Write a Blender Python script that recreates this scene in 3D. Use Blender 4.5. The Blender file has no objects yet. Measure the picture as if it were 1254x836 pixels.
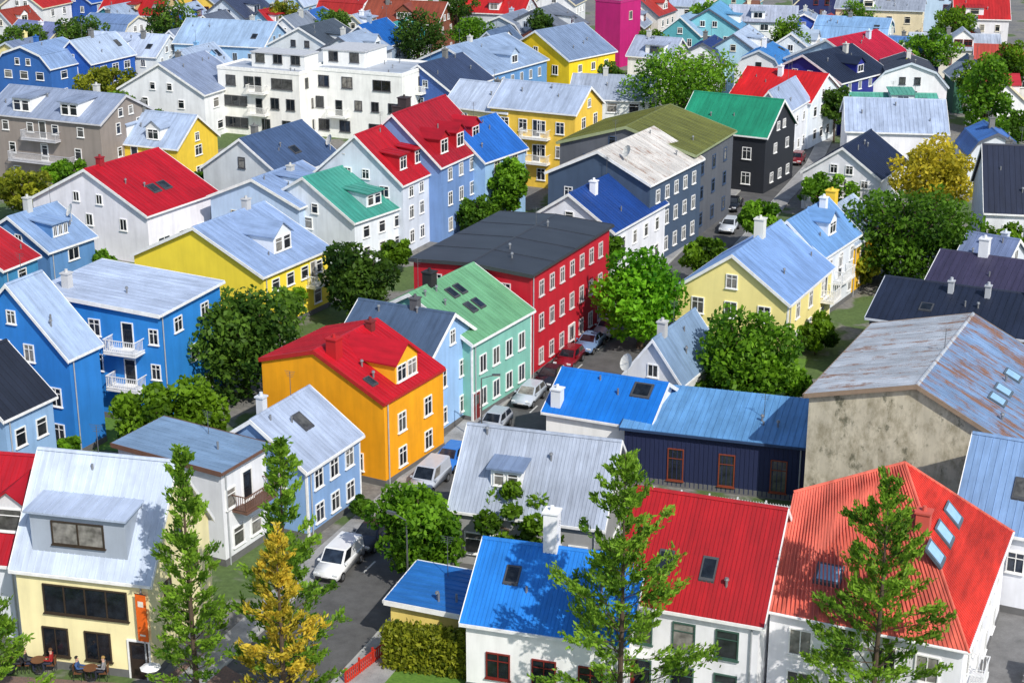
import bpy, bmesh, math, random
import numpy as np
from mathutils import Vector, Matrix
random.seed(7); rng=np.random.default_rng(7)
S=bpy.context.scene; COL=S.collection
HC=45.0; PITCH=math.radians(19); FPX=2000.0
cp,sp=math.cos(PITCH),math.sin(PITCH)
PI=math.pi
def at(x,y,z=0.0):
    dx=(x-627)/FPX; dy=-(y-418)/FPX
    d=(dx,cp+dy*sp,-sp+dy*cp); t=(z-HC)/d[2]
    return Vector((d[0]*t,d[1]*t,z))
def pxm(p):
    return FPX/(p[1]*cp-(p[2]-HC)*sp)
# ---------------------------------------------------------------- materials
def lin(c):
    return tuple((v/255/12.92 if v/255<=.04045 else ((v/255+.055)/1.055)**2.4) for v in c)+(1,)
MC={}
def newmat(n):
    m=bpy.data.materials.new(n); m.use_nodes=True; nt=m.node_tree
    return m,nt,nt.nodes['Principled BSDF']
def N(nt,t,**k):
    n=nt.nodes.new(t)
    for a,b in k.items(): setattr(n,a,b)
    return n
def mapped(nt,scale,src='Object'):
    tc=N(nt,'ShaderNodeTexCoord'); mp=N(nt,'ShaderNodeMapping'); mp.inputs['Scale'].default_value=scale
    nt.links.new(tc.outputs[src],mp.inputs[0]); return mp
def noise(nt,mp,scale,detail=3,rough=.6):
    n=N(nt,'ShaderNodeTexNoise'); n.inputs['Scale'].default_value=scale; n.inputs['Detail'].default_value=detail; n.inputs['Roughness'].default_value=rough
    nt.links.new(mp.outputs[0],n.inputs[0]); return n
def ramp(nt,src,pts,interp='LINEAR'):
    r=N(nt,'ShaderNodeValToRGB'); r.color_ramp.interpolation=interp
    e=r.color_ramp.elements
    while len(e)<len(pts): e.new(.5)
    for q,(p,c) in zip(e,pts): q.position=p; q.color=c if len(c)==4 else tuple(c)+(1,)
    nt.links.new(src,r.inputs[0]); return r
def mix(nt,fac,a,b,mode='MIX'):
    m=N(nt,'ShaderNodeMix',data_type='RGBA',blend_type=mode)
    for i,v in ((0,fac),(6,a),(7,b)):
        if hasattr(v,'links'): nt.links.new(v,m.inputs[i])
        else: m.inputs[i].default_value=v
    return m.outputs[2]
def g(v): return (v,v,v,1)
def wallm(c,dirt=.14):
    k=('w',c,dirt)
    if k in MC: return MC[k]
    m,nt,b=newmat('painted_wall')
    mp=mapped(nt,(1,1,.12)); mp2=mapped(nt,(1,1,1))
    st=ramp(nt,noise(nt,mp,1.6,4).outputs[0],[(.3,g(1-min(dirt,.2))),(.6,g(1))])
    col=mix(nt,1.0,lin(c),st.outputs[0],'MULTIPLY')
    bl=ramp(nt,noise(nt,mp2,.5,3).outputs[0],[(.3,g(1-min(dirt,.25)*.7)),(.65,g(1.04))])
    col=mix(nt,1.0,col,bl.outputs[0],'MULTIPLY')
    if dirt>.4:
        rn=ramp(nt,noise(nt,mapped(nt,(1,1,.55)),1.1,7,.75).outputs[0],[(.44,g(0)),(.68,g(.85))])
        col=mix(nt,rn.outputs[0],col,(.22,.19,.11,1))
        rn=ramp(nt,noise(nt,mapped(nt,(1.6,1.6,1)),.7,7,.75).outputs[0],[(.56,g(0)),(.64,g(.75))])
        col=mix(nt,rn.outputs[0],col,(.08,.085,.05,1))
    nt.links.new(col,b.inputs['Base Color']); b.inputs['Roughness'].default_value=.7
    MC[k]=m; return m
def roofm(c,ax='x',rust=0.0,weather=.3):
    if min(c)>135 and rust==0: c=(int(c[0]*.86),int(c[1]*.9),int(c[2]*.97))
    k=('r',c,ax,rust,weather)
    if k in MC: return MC[k]
    m,nt,b=newmat('metal_roof')
    sc=(1,.12,.12) if ax=='x' else (.12,1,.12)
    mp=mapped(nt,sc); mp2=mapped(nt,(1,1,1))
    st=ramp(nt,noise(nt,mp,2.2,4,.7).outputs[0],[(.28,g(1-weather)),(.62,g(1.04))])
    bl=ramp(nt,noise(nt,mp2,.35,4,.65).outputs[0],[(.3,g(.8)),(.7,g(1.1))])
    col=mix(nt,1.0,lin(c),st.outputs[0],'MULTIPLY'); col=mix(nt,1.0,col,bl.outputs[0],'MULTIPLY')
    tc=N(nt,'ShaderNodeTexCoord'); mpp=N(nt,'ShaderNodeMapping'); mpp.inputs['Scale'].default_value=(1.2,0.16,0) if ax=='x' else (.16,1.2,0)
    nt.links.new(tc.outputs['Object'],mpp.inputs[0])
    sn=N(nt,'ShaderNodeVectorMath',operation='FLOOR'); nt.links.new(mpp.outputs[0],sn.inputs[0])
    wn=N(nt,'ShaderNodeTexWhiteNoise'); nt.links.new(sn.outputs[0],wn.inputs[0])
    pr=ramp(nt,wn.outputs[0],[(0,g(.88)),(1,g(1.06))])
    col=mix(nt,1.0,col,pr.outputs[0],'MULTIPLY')
    if rust>0:
        n1=noise(nt,mp,1.9,7,.78); n2=noise(nt,mp2,.55,6,.7)
        ad=N(nt,'ShaderNodeMath',operation='MULTIPLY_ADD'); ad.inputs[1].default_value=.6; nt.links.new(n1.outputs[0],ad.inputs[0])
        hf=N(nt,'ShaderNodeMath',operation='MULTIPLY'); hf.inputs[1].default_value=.4; nt.links.new(n2.outputs[0],hf.inputs[0]); nt.links.new(hf.outputs[0],ad.inputs[2])
        rn=ramp(nt,ad.outputs[0],[(.6-rust*.2,g(0)),(.68-rust*.2,g(.92))])
        rc=ramp(nt,n1.outputs[0],[(.35,(.10,.045,.02)),(.6,(.26,.12,.055))])
        col=mix(nt,rn.outputs[0],col,rc.outputs[0])
    nt.links.new(col,b.inputs['Base Color']); b.inputs['Roughness'].default_value=.5
    MC[k]=m; return m
def plain(c,rough=.6,metal=0,vary=.15):
    k=('p',c,rough,metal)
    if k in MC: return MC[k]
    m,nt,b=newmat('paint')
    bl=ramp(nt,noise(nt,mapped(nt,(1,1,1)),2.5,2).outputs[0],[(.3,g(1-vary)),(.7,g(1.05))])
    nt.links.new(mix(nt,1.0,lin(c),bl.outputs[0],'MULTIPLY'),b.inputs['Base Color'])
    b.inputs['Roughness'].default_value=rough; b.inputs['Metallic'].default_value=metal
    MC[k]=m; return m
def glassm():
    if 'g' in MC: return MC['g']
    m,nt,b=newmat('window_glass')
    oi=N(nt,'ShaderNodeObjectInfo')
    r=ramp(nt,oi.outputs['Random'],[(0,(.012,.016,.022)),(.4,(.03,.035,.04)),(.6,(.09,.09,.085)),(.78,(.24,.23,.21)),(.9,(.02,.03,.05))],'CONSTANT')
    n=ramp(nt,noise(nt,mapped(nt,(1,1,1)),1.7,2).outputs[0],[(.35,g(.5)),(.65,g(1.3))])
    nt.links.new(mix(nt,1.0,r.outputs[0],n.outputs[0],'MULTIPLY'),b.inputs['Base Color'])
    b.inputs['Roughness'].default_value=.08; b.inputs['Specular IOR Level'].default_value=.6
    MC['g']=m; return m
def sky_reflection_glass(): return plain((150,190,222),.15)  # skylight glass with the sky's reflection painted in as a pale blue base colour
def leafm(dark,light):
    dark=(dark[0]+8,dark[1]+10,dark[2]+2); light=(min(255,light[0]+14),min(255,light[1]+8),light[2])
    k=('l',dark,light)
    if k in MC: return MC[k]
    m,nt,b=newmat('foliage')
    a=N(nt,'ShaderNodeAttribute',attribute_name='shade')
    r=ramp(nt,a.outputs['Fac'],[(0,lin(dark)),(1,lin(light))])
    nt.links.new(r.outputs[0],b.inputs['Base Color']); b.inputs['Roughness'].default_value=.55
    b.inputs['Specular IOR Level'].default_value=.25
    tr=N(nt,'ShaderNodeBsdfTranslucent'); nt.links.new(r.outputs[0],tr.inputs[0])
    ms=N(nt,'ShaderNodeMixShader'); ms.inputs[0].default_value=.48
    nt.links.new(b.outputs[0],ms.inputs[1]); nt.links.new(tr.outputs[0],ms.inputs[2])
    nt.links.new(ms.outputs[0],nt.nodes['Material Output'].inputs[0])
    MC[k]=m; return m
WHITE=(240,240,238); DARK=(40,42,46)
# ---------------------------------------------------------------- mesh builder
class MB:
    def __init__(s): s.v=[]; s.f=[]; s.m=[]
    def poly(s,pts,mi=0):
        n=len(s.v); s.v+=[tuple(p) for p in pts]; s.f.append(tuple(range(n,n+len(pts)))); s.m.append(mi)
    def hexa(s,p,mi=0):
        n=len(s.v); s.v+=[tuple(q) for q in p]
        for f in ((3,2,1,0),(4,5,6,7),(0,1,5,4),(1,2,6,5),(2,3,7,6),(3,0,4,7)):
            s.f.append(tuple(n+i for i in f)); s.m.append(mi)
    def box(s,x0,x1,y0,y1,z0,z1,mi=0):
        s.hexa([(x0,y0,z0),(x1,y0,z0),(x1,y1,z0),(x0,y1,z0),(x0,y0,z1),(x1,y0,z1),(x1,y1,z1),(x0,y1,z1)],mi)
    def tube(s,p0,p1,r0,r1,n=7,mi=0,cap=True):
        p0=Vector(p0);p1=Vector(p1);d=(p1-p0).normalized()
        u=d.orthogonal().normalized();w=d.cross(u); k=len(s.v)
        for p,r in ((p0,r0),(p1,r1)):
            for i in range(n):
                a=2*PI*i/n; s.v.append(tuple(p+u*math.cos(a)*r+w*math.sin(a)*r))
        for i in range(n):
            j=(i+1)%n; s.f.append((k+i,k+j,k+n+j,k+n+i)); s.m.append(mi)
        if cap:
            s.f.append(tuple(k+n+i for i in range(n))); s.m.append(mi)
            s.f.append(tuple(k+n-1-i for i in range(n))); s.m.append(mi)
    def mesh(s,name,mats,bevel=0):
        me=bpy.data.meshes.new(name); me.from_pydata(s.v,[],s.f)
        for m in mats: me.materials.append(m)
        me.polygons.foreach_set('material_index',s.m)
        if bevel:
            bm=bmesh.new(); bm.from_mesh(me)
            bmesh.ops.remove_doubles(bm,verts=bm.verts,dist=.001)
            bmesh.ops.recalc_face_normals(bm,faces=bm.faces)
            bmesh.ops.bevel(bm,geom=list(bm.edges),offset=bevel,segments=2,affect='EDGES')
            bm.to_mesh(me); bm.free()
        me.update(); return me
    def build(s,name,mats,parent=None,loc=(0,0,0),rz=0,bevel=0):
        if not isinstance(mats,(list,tuple)): mats=[mats]
        return link(name,s.mesh(name,mats,bevel),parent,loc,rz)
def link(name,me,parent=None,loc=(0,0,0),rz=0):
    o=bpy.data.objects.new(name,me); COL.objects.link(o); o.parent=parent
    o.location=loc; o.rotation_euler=(0,0,rz); return o
def thing(name,label,cat,loc=(0,0,0),rz=0,group=None):
    o=link(name,None,None,loc,rz); return tag(o,label,cat,group)
def tag(o,label,cat,group=None):
    o['label']=label; o['category']=cat
    if group: o['group']=group
    return o
def struct(o): o['kind']='structure'; return o
# ---------------------------------------------------------------- windows
WC={}
def winmb(w,h,style,both=False):
    m=MB(); t=.075
    m.box(-w/2,-w/2+t,-.08,.01,0,h); m.box(w/2-t,w/2,-.08,.01,0,h)
    m.box(-w/2+t,w/2-t,-.078,.01,h-t,h); m.box(-w/2-.06,w/2+.06,-.14,.012,-.06,.0)
    m.box(-w/2+t,w/2-t,-.078,.01,0,t)
    if style=='cross':
        m.box(-.025,.025,-.07,.01,t,h-t); m.box(-w/2+t,w/2-t,-.066,.01,h*.68,h*.68+.045)
    elif style=='two': m.box(-.025,.025,-.07,.01,t,h-t)
    elif style=='tee': m.box(-w/2+t,w/2-t,-.07,.01,h*.68,h*.68+.045)
    elif style=='band':
        n=max(2,int(w/1.1))
        for i in range(1,n):
            x=-w/2+w*i/n; m.box(x-.04,x+.04,-.07,.01,t,h-t)
    if both: m.poly([(-w/2+t,-.03,t),(w/2-t,-.03,t),(w/2-t,-.03,h-t),(-w/2+t,-.03,h-t)],1)
    return m
def winmesh(w,h,style,fc):
    k=(round(w,2),round(h,2),style,fc)
    if k not in WC:
        p=MB(); t=.075; p.poly([(-w/2+t,-.03,t),(w/2-t,-.03,t),(w/2-t,-.03,h-t),(-w/2+t,-.03,h-t)])
        WC[k]=(winmb(w,h,style).mesh('window',[plain(fc,.5)]),p.mesh('pane',[glassm()]))
    return WC[k]
# ---------------------------------------------------------------- house
def H(label,A,B,C,zE,rg,prof,wall,roof,cat='house',name='house',trim=WHITE,F=None,R=None,dorm=(),sky=(),chim=None,th=None,
      o=.28,rib=.5,rust=0,weather=.3,flat=False,fc=None,style=None,balc=(),door=(),dish=(),group=None,dirt=.14,corner=False,plinth=True,roof2=None,skyreflect=False,clad=None,minly=4.5,extra=(),pipe=True):
    a=at(A[0],A[1],zE)
    if isinstance(B,tuple):
        vB=at(B[0],B[1],zE)-a; vC=at(C[0],C[1],zE)-a
        tB=math.atan2(vB.y,-vB.x); tC=math.atan2(vC.x,vC.y)
        t=(tB*vB.length+tC*vC.length)/(vB.length+vC.length) if th is None else math.radians(th)
        ul=Vector((-math.cos(t),math.sin(t),0)); ur=Vector((math.sin(t),math.cos(t),0))
        lx=max(4,vB.dot(ul)); ly=max(minly,min(vC.dot(ur),20))
    else:
        t=math.radians(24 if th is None else th); lx,ly=B,C
        ul=Vector((-math.cos(t),math.sin(t),0)); ur=Vector((math.sin(t),math.cos(t),0))
    c=a+ul*lx/2+ur*ly/2; c.z=0
    sc=pxm(a); near=sc>13
    if fc is None: fc=WHITE if near else random.choice([WHITE]*4+[(70,70,76),(120,50,40),(196,208,220),(60,80,110),(220,214,196)])
    root=thing(name,label,cat,c,-t,group)
    style=style or random.choice(['cross','two','tee','tee'])
    if rg=='R': W,Q=lx,ly; P=lambda p,q,z:(p,q,z); ax='y'
    else: W,Q=ly,lx; P=lambda p,q,z:(q,p,z); ax='x'
    ridge=None
    if isinstance(prof,tuple):
        X=Vector((math.cos(t),-math.sin(t),0)); Y=Vector((math.sin(t),math.cos(t),0))
        ridge=[]
        for (x,y,z) in prof:
            w=at(x,y,z)-c; ridge.append(Vector((w.dot(X),w.dot(Y),z)))
        prof=[(0,0),(1,0)]
    elif not isinstance(prof,list): prof=[(0,0),(.5,prof),(1,0)]
    def zr(tt):
        for (t0,z0),(t1,z1) in zip(prof,prof[1:]):
            if tt<=t1: return zE+z0+(z1-z0)*(tt-t0)/(t1-t0)
        return zE+prof[-1][1]
    rise=max(z for _,z in prof)
    wm=wallm(wall,dirt); rm=roofm(roof,ax,rust,weather); tm=plain(trim,.6)
    rms=[rm,roofm(roof2[0],ax,roof2[1],weather)] if roof2 else [rm]
    # wall
    m=MB(); pts=[(-W/2,-.3)]+[(-W/2+tt*W,zE+dz) for tt,dz in prof]+[(W/2,-.3)]
    for q in (-Q/2,Q/2): m.poly([P(p,q,z) for p,z in pts])
    for (p0,z0),(p1,z1) in zip(pts,pts[1:]):
        m.poly([P(p0,-Q/2,z0),P(p1,-Q/2,z1),P(p1,Q/2,z1),P(p0,Q/2,z0)])
    if clad:
        n=int(lx/clad)
        for i in range(1,n):
            x=-lx/2+lx*i/n; m.box(x-.03,x+.03,-ly/2-.035,-ly/2-.001,.1,zE-.05)
    m.build('wall',wm,root)
    if near and plinth:
        m=MB(); e=.03; m.box(-lx/2-e,lx/2+e,-ly/2-e,ly/2+e,-.2,.45); m.build('plinth',plain((105,105,105),.8),root)
    if corner:
        m=MB()
        for x,y in ((lx/2,-ly/2),(-lx/2,-ly/2),(lx/2,ly/2)): m.box(x-.1,x+.035,y-.035,y+.1,-.1,zE-.05)
        m.build('corner_board',tm,root)
    if near and pipe and not flat and not ridge:
        m=MB(); x,y=(lx/2+.09,-ly/2+.35) if rg=='R' else (lx/2-.35,-ly/2-.09)
        m.tube((x,y,0),(x,y,zE-.1),.05,.05,6); m.build('downpipe',plain((180,184,188),.5,.2),root)
    for (x0,x1,y0,y1,z0,z1,col) in extra:
        m=MB(); m.box(-lx/2+x0*lx,-lx/2+x1*lx,-ly/2+y0*ly,-ly/2+y1*ly,z0,z1); pe=m.build('penthouse',wallm(col,dirt),root)
        m=MB(); m.box(-lx/2+x0*lx-.15,-lx/2+x1*lx+.15,-ly/2+y0*ly-.15,-ly/2+y1*ly+.15,z1+.003,z1+.16); m.build('penthouse_roof',plain((190,192,196),.6),pe)
        nw=max(1,int((x1-x0)*lx/2.2))
        for i in range(nw):
            x=-lx/2+(x0+(x1-x0)*(i+.5)/nw)*lx
            link('window',winmb(1.4,1.3,'two',True).mesh('window',[plain(fc,.5),glassm()]),pe,(x,-ly/2+y0*ly,z0+.75))
    # roof
    m=MB(); th_=.13; tr=MB()
    if ridge:
        e=.3; z=zE+.02
        A_,B_,C_,D_=(lx/2+e,-ly/2-e,z),(-lx/2-e*.1,-ly/2-e,z),(lx/2+e,ly/2+e,z),(-lx/2-e*.1,ly/2+e,z)
        R1,R2=ridge
        for i_,pl in enumerate(([B_,A_,R2,R1],[A_,C_,R2],[C_,D_,R1,R2],[D_,B_,R1])):
            mi=1 if (roof2 and i_==1) else 0
            if len(pl)==4: m.poly([pl[0],pl[1],pl[2]],mi); m.poly([pl[0],pl[2],pl[3]],mi)
            else: m.poly(pl,mi)
        m.poly([B_,A_,C_,D_])
        def ribs(b0,b1,t0,t1,n,mi):
            for i in range(1,n):
                f=i/n; p=Vector(b0).lerp(Vector(b1),f); q=Vector(t0).lerp(Vector(t1),f)
                d=(Vector(b1)-Vector(b0)).normalized()*.03; up=Vector((0,0,.06))
                m.hexa([p-d,p+d,q+d,q-d,p-d+up,p+d+up,q+d+up,q-d+up],mi)
        ribs(B_,A_,R1,R2,int(lx/rib),0)
        pA,pC,pR=Vector(A_),Vector(C_),Vector(R2); ed=pC-pA; f0=(pR-pA).dot(ed)/ed.dot(ed); foot=pA+ed*f0; up_=pR-foot
        n=int(ly/rib)
        for i in range(1,n):
            f=i/n; hgt=f/f0 if f<f0 else (1-f)/(1-f0); p=pA+ed*f; q=p+up_*hgt*.985; d=ed.normalized()*.03; u2=Vector((0,0,.06))
            m.hexa([p-d,p+d,q+d,q-d,p-d+u2,p+d+u2,q+d+u2,q-d+u2],1 if roof2 else 0)
        hp=MB(); hp.tube(A_,R2,.09,.09); hp.tube(R1,R2,.09,.09); hp.tube(C_,R2,.09,.09); 
        for p,q in ((B_,A_),(A_,C_)): tr.tube(p,q,.08,.08)
    else:
        P2=[(-W/2+tt*W,zE+dz+.012) for tt,dz in prof]
        if flat: o=.0
        d=(Vector(P2[0])-Vector(P2[1])).normalized()*o; P2[0]=(P2[0][0]+d.x,P2[0][1]+d.y)
        d=(Vector(P2[-1])-Vector(P2[-2])).normalized()*o; P2[-1]=(P2[-1][0]+d.x,P2[-1][1]+d.y)
        Qo=Q/2+o; ns=len(P2)-1
        for si,((p0,z0),(p1,z1)) in enumerate(zip(P2,P2[1:])):
            mi=1 if (roof2 and si==ns-1) else 0
            m.hexa([P(p0,-Qo,z0),P(p1,-Qo,z1),P(p1,Qo,z1),P(p0,Qo,z0),P(p0,-Qo,z0+th_),P(p1,-Qo,z1+th_),P(p1,Qo,z1+th_),P(p0,Qo,z0+th_)],mi)
            if not flat:
                n=max(2,int(2*Qo/rib)); w=.025 if rib<.4 else .02
                for i in range(1,n):
                    q=-Qo+2*Qo*i/n; h0=th_-.01; h1=th_+(.045 if rib<.4 else .04)
                    m.hexa([P(p0,q-w,z0+h0),P(p1,q-w,z1+h0),P(p1,q+w,z1+h0),P(p0,q+w,z0+h0),P(p0,q-w*.5,z0+h1),P(p1,q-w*.5,z1+h1),P(p1,q+w*.5,z1+h1),P(p0,q+w*.5,z0+h1)],mi)
                for sgn in (-1,1):
                    qa,qb=sorted((sgn*(Qo+.002),sgn*(Qo+.05)))
                    tr.hexa([P(p0,qa,z0-.14),P(p1,qa,z1-.14),P(p1,qb,z1-.14),P(p0,qb,z0-.14),P(p0,qa,z0+th_+.03),P(p1,qa,z1+th_+.03),P(p1,qb,z1+th_+.03),P(p0,qb,z0+th_+.03)])
        if not flat:
            for (p,z),sg in ((P2[0],-1),(P2[-1],1)):
                a0,a1=sorted((p+sg*.002,p+sg*.09))
                tr.hexa([P(a0,-Qo,z-.06),P(a1,-Qo,z-.06),P(a1,Qo,z-.06),P(a0,Qo,z-.06),P(a0,-Qo,z+th_-.03),P(a1,-Qo,z+th_-.03),P(a1,Qo,z+th_-.03),P(a0,Qo,z+th_-.03)])
            for (p,z) in P2[1:-1]:
                m.hexa([P(p-.14,-Qo,z+th_-.06),P(p+.14,-Qo,z+th_-.06),P(p+.14,Qo,z+th_-.06),P(p-.14,Qo,z+th_-.06),P(p-.05,-Qo,z+th_+.06),P(p+.05,-Qo,z+th_+.06),P(p+.05,Qo,z+th_+.06),P(p-.05,Qo,z+th_+.06)])
        else:
            e=.06; z0,z1=zE-.05,zE+.38
            for x0,x1,y0,y1 in ((-lx/2-e,lx/2+e,-ly/2-e,-ly/2+.15),(-lx/2-e,lx/2+e,ly/2-.15,ly/2+e),(-lx/2-e,-lx/2+.15,-ly/2+.152,ly/2-.152),(lx/2-.15,lx/2+e,-ly/2+.152,ly/2-.152)):
                tr.box(x0,x1,y0,y1,z0,z1)
    ro=m.build('roof',rms,root)
    if ridge: hp.build('ridge_cap',rm,ro)
    tr.build('parapet' if flat else 'roof_trim',tm,root)
    FACE={'F':((-lx/2,-ly/2),(1,0),(0,-1),lx,0),'R':((lx/2,-ly/2),(0,1),(1,0),ly,PI/2),'K':((lx/2,ly/2),(-1,0),(0,1),lx,PI),'L':((-lx/2,ly/2),(0,-1),(-1,0),ly,-PI/2)}
    def fpa(f,s,aoff,b,z):
        o_,d,n,L,rz=FACE[f]; q=s*L+aoff; return (o_[0]+d[0]*q-n[0]*b,o_[1]+d[1]*q-n[1]*b,z)
    def win(f,s,z,w,h,st=None,col=None):
        fm,pm=winmesh(w,h,st or style,col or fc)
        wo=link('window',fm,root,fpa(f,s,0,0,z),FACE[f][4]); link('pane',pm,wo)
    nf=max(1,int(round(zE/2.75))); fh=zE/nf
    for f,spec in (('F',F),('R',R)):
        L=FACE[f][3]
        if spec is None:
            spec=[]; n=max(1,int(L/random.choice([2.4,3.0,3.6]))); ww=random.choice([.8,.95,1.1,1.4])
            if ww>1.2: n=max(1,n-1)
            for i in range(nf):
                ni=n if random.random()<.7 else max(1,n-1); s0=.06+random.uniform(0,.08)
                spec.append((ni,.9+i*fh,ww,min(random.choice([1.15,1.3]),fh-1.25),s0,.94))
            if ((f=='F')==(rg=='R')) and rise>1.9 and not flat: spec.append((1 if W<8.5 else 2,zE+.15,.85,1.0,.3,.7))
        for r in spec:
            n,z,w,h=r[:4]; s0,s1=(r[4],r[5]) if len(r)>5 else (.06,.94)
            for i in range(n): win(f,s0+(s1-s0)*(i+.5)/n,z,w,h,r[6] if len(r)>6 else None)
    for (f,s,z0,w,h,col) in door:
        m=MB(); m.box(-w/2,w/2,-.05,.02,0,h); m.box(-w/2-.1,-w/2,-.09,.02,0,h+.1,1); m.box(w/2,w/2+.1,-.09,.02,0,h+.1,1); m.box(-w/2,w/2,-.09,.02,h,h+.1,1); m.box(-w/2+.15,w/2-.15,-.07,-.04,h*.55,h*.9,2)
        d=m.build('door',[plain(col,.5),plain(WHITE,.5),glassm()],root,fpa(f,s,0,0,z0),FACE[f][4])
        hb=MB(); hb.box(w/2-.14,w/2-.08,-.12,-.05,.95,1.1); hb.build('handle',plain((150,150,150),.3,.8),d)
    def zb(f,b):
        if rg=='R': tt=1-b/W if f=='R' else b/W
        else: tt=b/W if f=='F' else 1-b/W
        return zr(min(1,max(0,tt)))
    for d in dorm:
        f,s,k,w,h,ty,nw=d[:7]; wc=d[7] if len(d)>7 and d[7] else wall; rc=d[8] if len(d)>8 and d[8] else roof
        wst=d[9] if len(d)>9 else None
        z0=zb(f,k); zt=z0+h; bb=k
        while bb<W*.5 and zb(f,bb)<zt: bb+=.1
        m=MB(); hw=w/2
        m.hexa([fpa(f,s,-hw,k,z0-.15),fpa(f,s,hw,k,z0-.15),fpa(f,s,hw,bb,z0-.15),fpa(f,s,-hw,bb,z0-.15),fpa(f,s,-hw,k,zt),fpa(f,s,hw,k,zt),fpa(f,s,hw,bb,zt),fpa(f,s,-hw,bb,zt)])
        gr=w*.38 if ty=='g' else 0
        r=MB(); e=.2
        if ty=='g':
            m.poly([fpa(f,s,-hw,k,zt),fpa(f,s,hw,k,zt),fpa(f,s,0,k,zt+gr)])
            bg=bb
            while bg<W*.5 and zb(f,bg)<zt+gr+.1: bg+=.1
            for sg in (-1,1):
                p=[(sg*(hw+e),zt-e*gr/hw+.02),(0,zt+gr+.02)]
                v=[]
                for dz in (0,.1):
                    v+=[fpa(f,s,p[0][0],k-.22,p[0][1]+dz),fpa(f,s,p[1][0],k-.22,p[1][1]+dz),fpa(f,s,p[1][0],bg,p[1][1]+dz),fpa(f,s,p[0][0],bg,p[0][1]+dz)]
                r.hexa(v)
        else:
            v=[]
            for dz in (.012,.13):
                v+=[fpa(f,s,-hw-e,k-.3,zt+dz-.03),fpa(f,s,hw+e,k-.3,zt+dz-.03),fpa(f,s,hw+e,bb+.5,zt+dz+.2),fpa(f,s,-hw-e,bb+.5,zt+dz+.2)]
            r.hexa(v)
            nr=int(w/.5)
            for i in range(1,nr):
                q=-hw-e+(w+2*e)*i/nr
                r.hexa([fpa(f,s,q-.02,k-.3,zt+.09),fpa(f,s,q+.02,k-.3,zt+.09),fpa(f,s,q+.02,bb+.5,zt+.32),fpa(f,s,q-.02,bb+.5,zt+.32),fpa(f,s,q-.02,k-.3,zt+.14),fpa(f,s,q+.02,k-.3,zt+.14),fpa(f,s,q+.02,bb+.5,zt+.37),fpa(f,s,q-.02,bb+.5,zt+.37)])
        do=m.build('dormer',wallm(wc,dirt),root); r.build('dormer_roof',roofm(rc,ax,0,weather),do)
        ww=min(1.5,(w-.3)/nw-.1) if wst!='band' else w*.55
        wh=max(.5,h-.42) if wst!='band' else 1.35
        for i in range(nw):
            off=(i+.5-nw/2)*(w-.2)/nw; x,y,z=fpa(f,s,off,k,z0+(.22 if wst!='band' else .65))
            link('window',winmb(ww,wh,wst or style,True).mesh('window',[plain(fc,.5),glassm()]),do,(x,y,z),FACE[f][4])
    for (f,s,k,w,h) in sky:
        b0,b1=k-h*.4,k+h*.4; m=MB(); v=[]
        for dz in (th_-.02,th_+.12):
            v+=[fpa(f,s,-w/2,b0,zb(f,b0)+dz),fpa(f,s,w/2,b0,zb(f,b0)+dz),fpa(f,s,w/2,b1,zb(f,b1)+dz),fpa(f,s,-w/2,b1,zb(f,b1)+dz)]
        if ridge:
            def zz(aoff,b):
                p=Vector(fpa(f,s,aoff,b,0))
                pl=(B_,A_,R2) if f=='F' else (A_,C_,R2)
                p0,p1,p2=[Vector(q) for q in pl]; nn=(p1-p0).cross(p2-p0)
                return p0.z-((p.x-p0.x)*nn.x+(p.y-p0.y)*nn.y)/nn.z
            v=[]
            for dz in (-.02,.2):
                for ao,b in ((-w/2,b0),(w/2,b0),(w/2,b1),(-w/2,b1)): v.append(fpa(f,s,ao,b,zz(ao,b)+dz))
        m.hexa(v,0)
        T=[Vector(q) for q in v[4:]]; cc=sum(T,Vector())/4
        m.poly([cc+(q-cc)*.78+Vector((0,0,.012)) for q in T],1)
        m.build('skylight',[plain((84,98,110) if skyreflect else (70,72,76),.5),sky_reflection_glass() if skyreflect else glassm()],root)
    if chim is None:
        chim=[(random.choice([.4,.5,.6]),random.uniform(.25,.75),.6,random.uniform(.7,1.4),random.choice([(200,200,195),(120,120,118),wall]))] if (random.random()<.75 and not flat) else []
    for (tt,s,w,h,col) in chim:
        p=-W/2+tt*W; q=-Q/2+s*Q; z=zr(tt); x,y,_=P(p,q,0); m=MB()
        m.box(x-w/2,x+w/2,y-w/2,y+w/2,z-.4,z+h); m.box(x-w/2-.07,x+w/2+.07,y-w/2-.07,y+w/2+.07,z+h+.002,z+h+.1)
        m.tube((x,y,z+h+.1),(x,y,z+h+.35),.13,.11,8)
        m.build('chimney',wallm(col,.12),ro)
    if not ridge:
        for i in range(random.choice([1,2,2,3]) if not flat else 5):
            tt=random.uniform(.55,.9) if rg=='R' else random.uniform(.12,.45); s=random.uniform(.1,.9)
            p=-W/2+tt*W; q=-Q/2+s*Q; z=zr(tt); x,y,_=P(p,q,0); m=MB()
            m.tube((x,y,z),(x,y,z+random.uniform(.4,.7)),.07,.07,8); 
            if random.random()<.5: m.tube((x,y,z+.5),(x,y,z+.62),.14,.1,8)
            m.build('vent_pipe',plain((150,152,155),.4,.5),ro)
        if random.random()<.5:
            s=random.uniform(.1,.9); p=0; q=-Q/2+s*Q; z=zr(.5); x,y,_=P(p,q,0); m=MB(); hh=random.uniform(1.5,2.6)
            m.tube((x,y,z),(x,y,z+hh),.025,.02,5)
            for j in range(4):
                m.tube((x-.4+.06*j,y,z+hh-.12*j),(x+.4-.06*j,y,z+hh-.12*j),.012,.012,4)
            m.build('antenna',plain((120,122,125),.4,.6),ro)
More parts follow.
